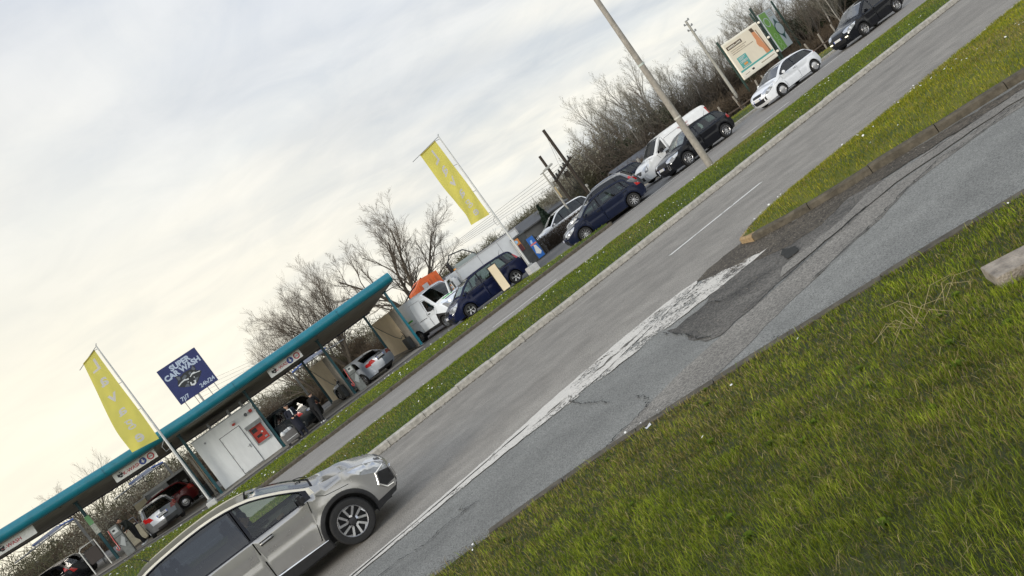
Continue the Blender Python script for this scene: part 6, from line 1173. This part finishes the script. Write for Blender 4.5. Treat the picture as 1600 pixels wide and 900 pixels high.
person('person in a crimson jacket inside the open grey container', (-4.45, 46.4, fz(-4.4)+.1), R(30), RDC, BKC, dict(chest=(0, -.12, 1.18), neck=(0, -.22, 1.32), head=(0, -.3, 1.42), shL=(.19, -.2, 1.26), shR=(-.19, -.2, 1.26), elL=(.25, -.3, 1.0), haL=(.16, -.45, .9)), cut=1.65)
# drivers
def driver(c, label, sy=-.36):
    x, z = c.xf+1.12, .34; c_, s_ = math.cos(c.root.rotation_euler.z), math.sin(c.root.rotation_euler.z); L = c.root.location
    wx, wy = L.x+c_*x-s_*sy, L.y+s_*x+c_*sy
    person(label, (wx, wy, L.z+z-.58), c.root.rotation_euler.z-math.pi/2, BKC, BKC, dict(hip=(0, .05, .92), chest=(0, .13, 1.2), neck=(0, .16, 1.38), head=(0, .13, 1.53), shL=(.19, .15, 1.32), shR=(-.19, .15, 1.32), elL=(.24, -.05, 1.12), haL=(.14, -.32, 1.18), elR=(-.24, -.05, 1.12), haR=(-.14, -.32, 1.18), kL=(.12, -.42, .98), fL=(.12, -.62, .68), kR=(-.12, -.42, .98), fR=(-.12, -.62, .68)), cut=1.62)
driver(cp, 'person driving the silver crossover, head seen through the side window', -.36); driver(SCEN, 'person sitting at the wheel of the navy people carrier', -.36)
# white-topped trolley beside the man
t = empty('trolley', 'low grey box trolley heaped with white cloths beside the person in the navy coat', 'trolley', (1.25, 38.9, fz(0)+.05), R(10)); MB().bb((-.35, -.25, .12), (.35, .25, .62), mat('trolley_grey', (.16, .15, .14), .6, nz=.2), .03).build('box', t)
mb = MB(); rnd = random.Random(2); [mb.lathe((rnd.uniform(-.25, .2), rnd.uniform(-.15, .15), .58), (rnd.uniform(-.4, .4), rnd.uniform(-.4, .4), 1), [(0, .12), (.08, .14), (.16, .09), (.2, 0)], WHT, 7) for _ in range(6)]; mb.build('cloths', t, 60); [MB().lathe((q*.25, -.2, .07), (0, 1, 0), [(0, 0), (0, .07), (.04, .07), (.04, 0)], BLK, 10).build('castor', t) for q in (-1, 1)]; MB().bb((-.3, -.26, .28), (.3, -.25, .31), LBL).build('stripe', t)
# ------------------------------------------------------------------ trees and scrub
def tubes(segs, sides):
    """segs: list of (p0,p1,r0,r1) arrays -> mesh arrays"""
    A = np.array([s[0] for s in segs]); B = np.array([s[1] for s in segs]); r0_ = np.array([s[2] for s in segs]); r1_ = np.array([s[3] for s in segs])
    d = B-A; d /= np.linalg.norm(d, axis=1)[:, None]+1e-9; h = np.where(np.abs(d[:, 2:3]) > .9, [[1., 0, 0]], [[0., 0, 1]]); u = np.cross(d, h); u /= np.linalg.norm(u, axis=1)[:, None]; v = np.cross(d, u)
    V = np.empty((len(A), 2*sides, 3))
    for k in range(sides):
        t = 2*math.pi*k/sides; o = u*math.cos(t)+v*math.sin(t); V[:, k] = A+o*r0_[:, None]; V[:, sides+k] = B+o*r1_[:, None]
    b = np.arange(len(A))[:, None]*2*sides; F = np.concatenate([b+np.array([k, (k+1) % sides, sides+(k+1) % sides, sides+k]) for k in range(sides)]); return V.reshape(-1, 3), F
def grow(seed, H, trunk_r, levels, first=.25, spread=45, up=.25, kids=(9, 7, 6, 5), shrink=.55, wig=.18, lean=(0, 0), fork=0):
    rnd = random.Random(seed); big = []; small = []
    def branch(p, d, L, r, lv, n=None):
        n = 5 if lv == 0 else 4 if lv < 2 else 3; pts = [p]; dd = d
        for i in range(n):
            dd = (dd+Vector((rnd.uniform(-wig, wig), rnd.uniform(-wig, wig), rnd.uniform(-wig, wig)+up*.12*(lv > 0)))).normalized(); pts.append(pts[-1]+dd*L/n)
        for i in range(n):
            a = r*(1-.78*i/n); b = r*(1-.78*(i+1)/n); (big if lv < 1 else small).append((tuple(pts[i]), tuple(pts[i+1]), max(a, .004), max(b, .003)))
        if lv >= levels: return
        k = kids[lv]; f0 = first if lv == 0 else .15
        for i in range(k):
            f = f0+(1-f0)*((i+rnd.uniform(.1, .9))/k); q = f*n; j = min(n-1, int(q)); pp = pts[j].lerp(pts[j+1], q-j); az = rnd.uniform(0, 2*math.pi); ax = dd.orthogonal().normalized(); dl = (pts[j+1]-pts[j]).normalized()
            ax = Matrix.Rotation(az, 3, dl) @ dl.orthogonal().normalized(); nd = Matrix.Rotation(R(spread*rnd.uniform(.6, 1.25)), 3, ax) @ dl; nd = (nd+Vector((0, 0, up))).normalized()
            branch(pp, nd, L*shrink*rnd.uniform(.7, 1.25)*(1.15-.5*f), r*(1-.78*f)*.62, lv+1)
    if fork:
        for i in range(fork):
            a = 2*math.pi*i/fork+rnd.uniform(-.3, .3); branch(Vector((0, 0, 0)), Vector((math.cos(a)*.55+lean[0], math.sin(a)*.35+lean[1], 1)).normalized(), H*rnd.uniform(.75, 1), trunk_r*.7, 0)
        big.append(((0, 0, -.6), (0, 0, .5), trunk_r*1.3, trunk_r))
    else: branch(Vector((0, 0, -.3)), Vector((lean[0], lean[1], 1)).normalized(), H, trunk_r, 0)
    return big, small
BARK = mat('bark', (.095, .077, .055), .9, nz=.35, ns=4); TWIG = mat('twig', (.155, .128, .098), .9, nz=.3, ns=2); BBARK = mat('birch_bark', (.30, .28, .25), .85, nz=.5, ns=6, streak=(1, 1, .6)); BTWIG = mat('birch_twig', (.155, .142, .112), .9, nz=.3, ns=2); TWIGD = mat('dark_twig', (.075, .06, .043), .9, nz=.3, ns=2)
BUD = mat('bud', (.27, .26, .19), .8, nz=.2, ns=3); IVY = mat('ivy_leaf', (.030, .042, .016), .6, nz=.4, ns=2)
def leafcloud(P, s, seed):
    rg_ = np.random.default_rng(seed); n = len(P); a = rg_.normal(size=(n, 3)); a /= np.linalg.norm(a, axis=1)[:, None]; b = np.cross(a, rg_.normal(size=(n, 3))); b /= np.linalg.norm(b, axis=1)[:, None]; s = s*rg_.uniform(.5, 1.3, (n, 1))
    V = np.stack([P-a*s-b*s*.6, P+a*s-b*s*.6, P+a*s+b*s*.6, P-a*s+b*s*.6], 1); return V.reshape(-1, 3), np.arange(4*n).reshape(-1, 4)
def tree_proto(name, seed, H, tr, mats, levels=3, buds=0, ivy=0, **kw):
    big, small = grow(seed, H, tr, levels, **kw); V, F = tubes(big, 7); V2, F2 = tubes(small, 3)
    t = bpy.data.objects.new(name, None); COL.objects.link(t)
    o = npmesh('trunk', V, F, mats[0], t); c = npmesh('crown', V2, F2, mats[1], t); out = [t, o, c]
    if buds:
        rg_ = np.random.default_rng(seed); e = np.array([s[1] for s in small]); P = e[rg_.integers(0, len(e), buds)]+rg_.normal(0, .05, (buds, 3)); v, f = leafcloud(P, .028, seed); out.append(npmesh('catkins', v, f, BUD, t)); out[-1]['kind'] = 'stuff'
    if ivy:
        rg_ = np.random.default_rng(seed+1); b = np.array([(s[0], s[1]) for s in big]+[(s[0], s[1]) for s in small[:60]]); k = rg_.integers(0, len(b), ivy); w_ = rg_.uniform(0, 1, (ivy, 1)); P = b[k, 0]*(1-w_)+b[k, 1]*w_; P = P[P[:, 2] < H*.62]; P = P+rg_.normal(0, .22, P.shape); v, f = leafcloud(P, .09, seed); out.append(npmesh('ivy', v, f, IVY, t)); out[-1]['kind'] = 'stuff'
    return out
def put(proto, loc, sc, rz, label, cat, group, used):
    if used: t, *ch = proto
    else:
        t0, *ch0 = proto; t = t0.copy(); COL.objects.link(t); ch = []
        for c_ in ch0: d = c_.copy(); COL.objects.link(d); d.parent = t; ch.append(d)
    t.location = loc; t.scale = (sc, sc, sc*1.0); t.rotation_euler = (0, 0, rz); tag(t, label, cat, group); return t
big_kw = dict(kids=(13, 10, 8, 6), first=.18, spread=42, up=.22, shrink=.56, wig=.2)
p = tree_proto('bare_tree', 11, 7.6, .26, (BARK, TWIG), levels=4, fork=4, kids=(8, 8, 7, 5), first=.22, spread=38, up=.2, shrink=.52, wig=.2); put(p, (14.6, 58.5, .2), 1.08, .4, 'large bare tree with a spreading crown right of the canopy end', 'tree', None, True)
p = tree_proto('bare_tree', 12, 7.4, .22, (BARK, TWIG), levels=4, fork=5, kids=(8, 8, 7, 5), first=.2, spread=36, up=.28, shrink=.55, wig=.18); put(p, (8.0, 58.5, .4), .96, 1.4, 'large bare many-stemmed tree rising above the middle of the canopy', 'tree', None, True)
p = tree_proto('bare_tree', 13, 6.6, .2, (BARK, TWIG), levels=4, fork=4, kids=(7, 7, 6, 5), first=.2, spread=44, up=.15, shrink=.6, wig=.2); put(p, (5.2, 58.0, .5), .8, 2.2, 'bare tree with drooping side branches above the canopy, leftmost of the big three', 'tree', None, True)
p = tree_proto('bare_tree', 14, 5.4, .15, (BARK, TWIG), levels=3, fork=3, kids=(9, 8, 6), first=.2, spread=40, up=.2); put(p, (-14.5, 79, 1.2), 1.12, 0, 'distant bare tree whose tip shows above the canopy left of the raccoon billboard', 'tree', None, True)
pr = [tree_proto('birch_tree', 21, 9.0, .13, (BBARK, BTWIG), levels=3, buds=1500, kids=(17, 10, 7), first=.2, spread=38, up=.3, shrink=.42, wig=.14),
      tree_proto('birch_tree', 22, 8.2, .12, (BARK, BTWIG), levels=3, buds=1500, ivy=900, kids=(16, 10, 7), first=.15, spread=44, up=.2, shrink=.46, wig=.16),
      tree_proto('birch_tree', 23, 8.6, .14, (BARK, TWIG), levels=3, buds=1200, fork=3, kids=(12, 9, 7), first=.2, spread=34, up=.3, shrink=.45, wig=.16),
      tree_proto('birch_tree', 24, 7.4, .12, (BBARK, TWIG), levels=3, ivy=1500, kids=(15, 8, 6), first=.2, spread=40, up=.25, shrink=.42, wig=.16)]
used = [True]*4; rnd = random.Random(77)
kinds = ['bare pale-stemmed birch in the tree belt beyond the far road', 'bare ivy-clad tree in the tree belt beyond the far road', 'bare many-stemmed tree in the tree belt beyond the far road', 'pale-stemmed tree wrapped in dark ivy in the belt beyond the far road']
N_T = 84
for i in range(N_T):
    f = (i+rnd.uniform(0, .8))/N_T; ang = 29.2+f*31; dist = rnd.uniform(74, 96)-(f*6 if ang > 50 or ang < 37 else 0)        # bearing from +Y
    x = math.sin(R(ang))*dist; y = math.cos(R(ang))*dist; k = rnd.randrange(4); h = float(np.interp(f, [0, .08, .18, .3, .4, .48, .56, 1], [.52, .84, .92, .66, .66, .84, .64, .72]))+rnd.uniform(-.07, .09)
    put(pr[k], (x, y, hillz(x, y) if y > 57 else -.5), h*dist/86, rnd.uniform(0, 6.28), kinds[k], 'tree', 'trees of that kind in the belt: '+kinds[k].split(' in the')[0], used[k]); used[k] = False
p = tree_proto('birch_tree', 31, 7.6, .09, (BBARK, BTWIG), levels=3, kids=(12, 7, 5), first=.35, spread=30, up=.3, shrink=.34, wig=.1); put(p, (57.5, 52.5, -.9), 1., 0, 'slim white birch just right of the green billboard', 'tree', None, True)
put(p, (60.5, 54.5, -.9), 1.12, 2., 'tall white birch between the green billboard and the black car', 'tree', None, False)
# conifer
rg_ = np.random.default_rng(8); n = 2600; zc_ = rg_.uniform(0, 1, n)**1.3; rr_ = (1-zc_)*.85*np.sqrt(rg_.uniform(.25, 1, n))*1.05; a_ = rg_.uniform(0, 6.28, n); P = np.stack([np.cos(a_)*rr_, np.sin(a_)*rr_, .3+zc_*2.9], 1)
t = empty('conifer', 'small dark conical conifer behind the clipped hedge', 'tree', (28.2, 60.0, -.4)); v, f = leafcloud(P, .08, 3); npmesh('crown', v, f, mat('conifer_green', (.012, .028, .014), .7), t)['kind'] = 'stuff'; MB().tube([(0, 0, -.3), (0, 0, 2.6)], [.09, .02], BARK, 6).build('trunk', t)
# clipped hedge beside the kiosks
def twigmass(name, n, box, s, m, seed, zshape=None):
    rg_ = np.random.default_rng(seed); P = rg_.uniform(0, 1, (n, 3))*np.array([box[1]-box[0], box[3]-box[2], box[5]-box[4]])+np.array([box[0], box[2], box[4]])
    d = rg_.normal(size=(n, 3)); d[:, 2] = np.abs(d[:, 2])+.3; d /= np.linalg.norm(d, axis=1)[:, None]; L = s*rg_.uniform(.5, 1.4, (n, 1)); Q = P+d*L; sg = [(a, b, .008, .004) for a, b in zip(P, Q)]; return tubes(sg, 3)
v, f = twigmass('x', 9000, (18.2, 22.4, 42.0, 42.8, .05, .95), .14, None, 5); o = npmesh('clipped_hedge', v, f, mat('hedge_twig', (.06, .042, .026), .9, nz=.3, ns=4)); tag(o, 'low clipped brown hedge in front of the white people carrier', 'hedge')
# dark brush filling the bank
BR1 = mat('bramble_brown', (.10, .072, .044), .9, nz=.35, ns=.8); BR2 = mat('bramble_olive', (.10, .095, .048), .9, nz=.35, ns=.8)
def brush(name, label, n, xr, yr, hmax, s, m, seed, hf=None, rad=.022, kind='stuff'):
    rg_ = np.random.default_rng(seed); X = rg_.uniform(xr[0], xr[1], n); Y = yr[0]+(yr[1]-yr[0])*rg_.uniform(0, 1, n)**1.4
    Hh = np.array([hmax*(.55+.45*mnoise.noise(Vector((x*.35, y*.25, seed)))*1.6+(hf(x, y) if hf else 0)) for x, y in zip(X, Y)]); Z = np.array([(hillz(x, y) if y > 57 else -.4 if x > 24 else 0.) for x, y in zip(X, Y)])
    z = Z+np.clip(Hh, .2, 9)*rg_.uniform(0, 1, n)**.8; P = np.stack([X, Y, z], 1); d = rg_.normal(size=(n, 3))*[1, 1, .8]; d[:, 2] += .7; d /= np.linalg.norm(d, axis=1)[:, None]; Q = P+d*s*rg_.uniform(.4, 1.5, (n, 1)); mdl = (P+Q)/2+rg_.normal(0, s*.12, (n, 3))
    sg = [(a, b, rad, rad*.7) for a, b in zip(P, mdl)]+[(a, b, rad*.7, rad*.3) for a, b in zip(mdl, Q)]; v, f = tubes(sg, 3); o = npmesh(name, v, f, m); tag(o, label, 'scrub', None, kind); return o
brush('brambles', 'tangled brown brambles on the bank behind the wash bays', 60000, (-40, 22), (55.5, 68), 2.3, .7, BR1, 1)
brush('olive_scrub', 'olive-brown scrub further up the bank behind the wash bays', 22000, (-45, 24), (60, 76), 2.3, .9, BR2, 2, rad=.026)
brush('horizon_scrub', 'low olive-brown scrub on the skyline between the flag and the twin poles', 26000, (20, 47), (68, 82), 3.3, .9, BR2, 9, rad=.026)
brush('roadside_brambles', 'brown undergrowth beneath the tree belt at the right', 60000, (31, 110), (49.5, 62), 1.6, .7, BR1, 3, rad=.024)
brush('wood_understorey', 'dense dark understorey inside the tree belt', 62000, (38, 130), (58, 84), 4.2, 1.1, TWIGD, 4, rad=.032)
brush('dark_thicket', 'dark ivy-green thicket behind the black car at the upper right', 26000, (62, 100), (50, 62), 4.6, .8, mat('thicket_green', (.032, .034, .018), .9, nz=.4, ns=1), 6, rad=.035)
rnd = random.Random(5)
bp_ = tree_proto('leafy_bush', 41, 2.2, .06, (BARK, TWIG), levels=3, fork=6, buds=2600, kids=(8, 7, 5), first=.1, spread=40, up=.15, shrink=.6, wig=.2); bu = True
for i, (x, y, s_) in enumerate([(21.5, 66, .85), (24.5, 68, 1.0), (27.5, 66, .8), (30.5, 70, 1.15), (33.5, 68, 1.1), (36, 70, 1.35), (18.5, 67, .9), (39, 72, 1.8), (11.5, 57.3, 1.0), (-2, 58, 1.2), (-6.5, 59, 1.3), (-11, 60, 1.3), (1.2, 57, 1.1), (41, 70, 2.2), (30.5, 63, 1.2), (23, 63, 1.0)]):
    put(bp_, (x, y, hillz(x, y) if y > 57 else .1), s_, rnd.uniform(0, 6), 'low bare bush dotted with pale buds in the scrub behind the car wash', 'bush', 'budding bushes in the scrub', bu); bu = False
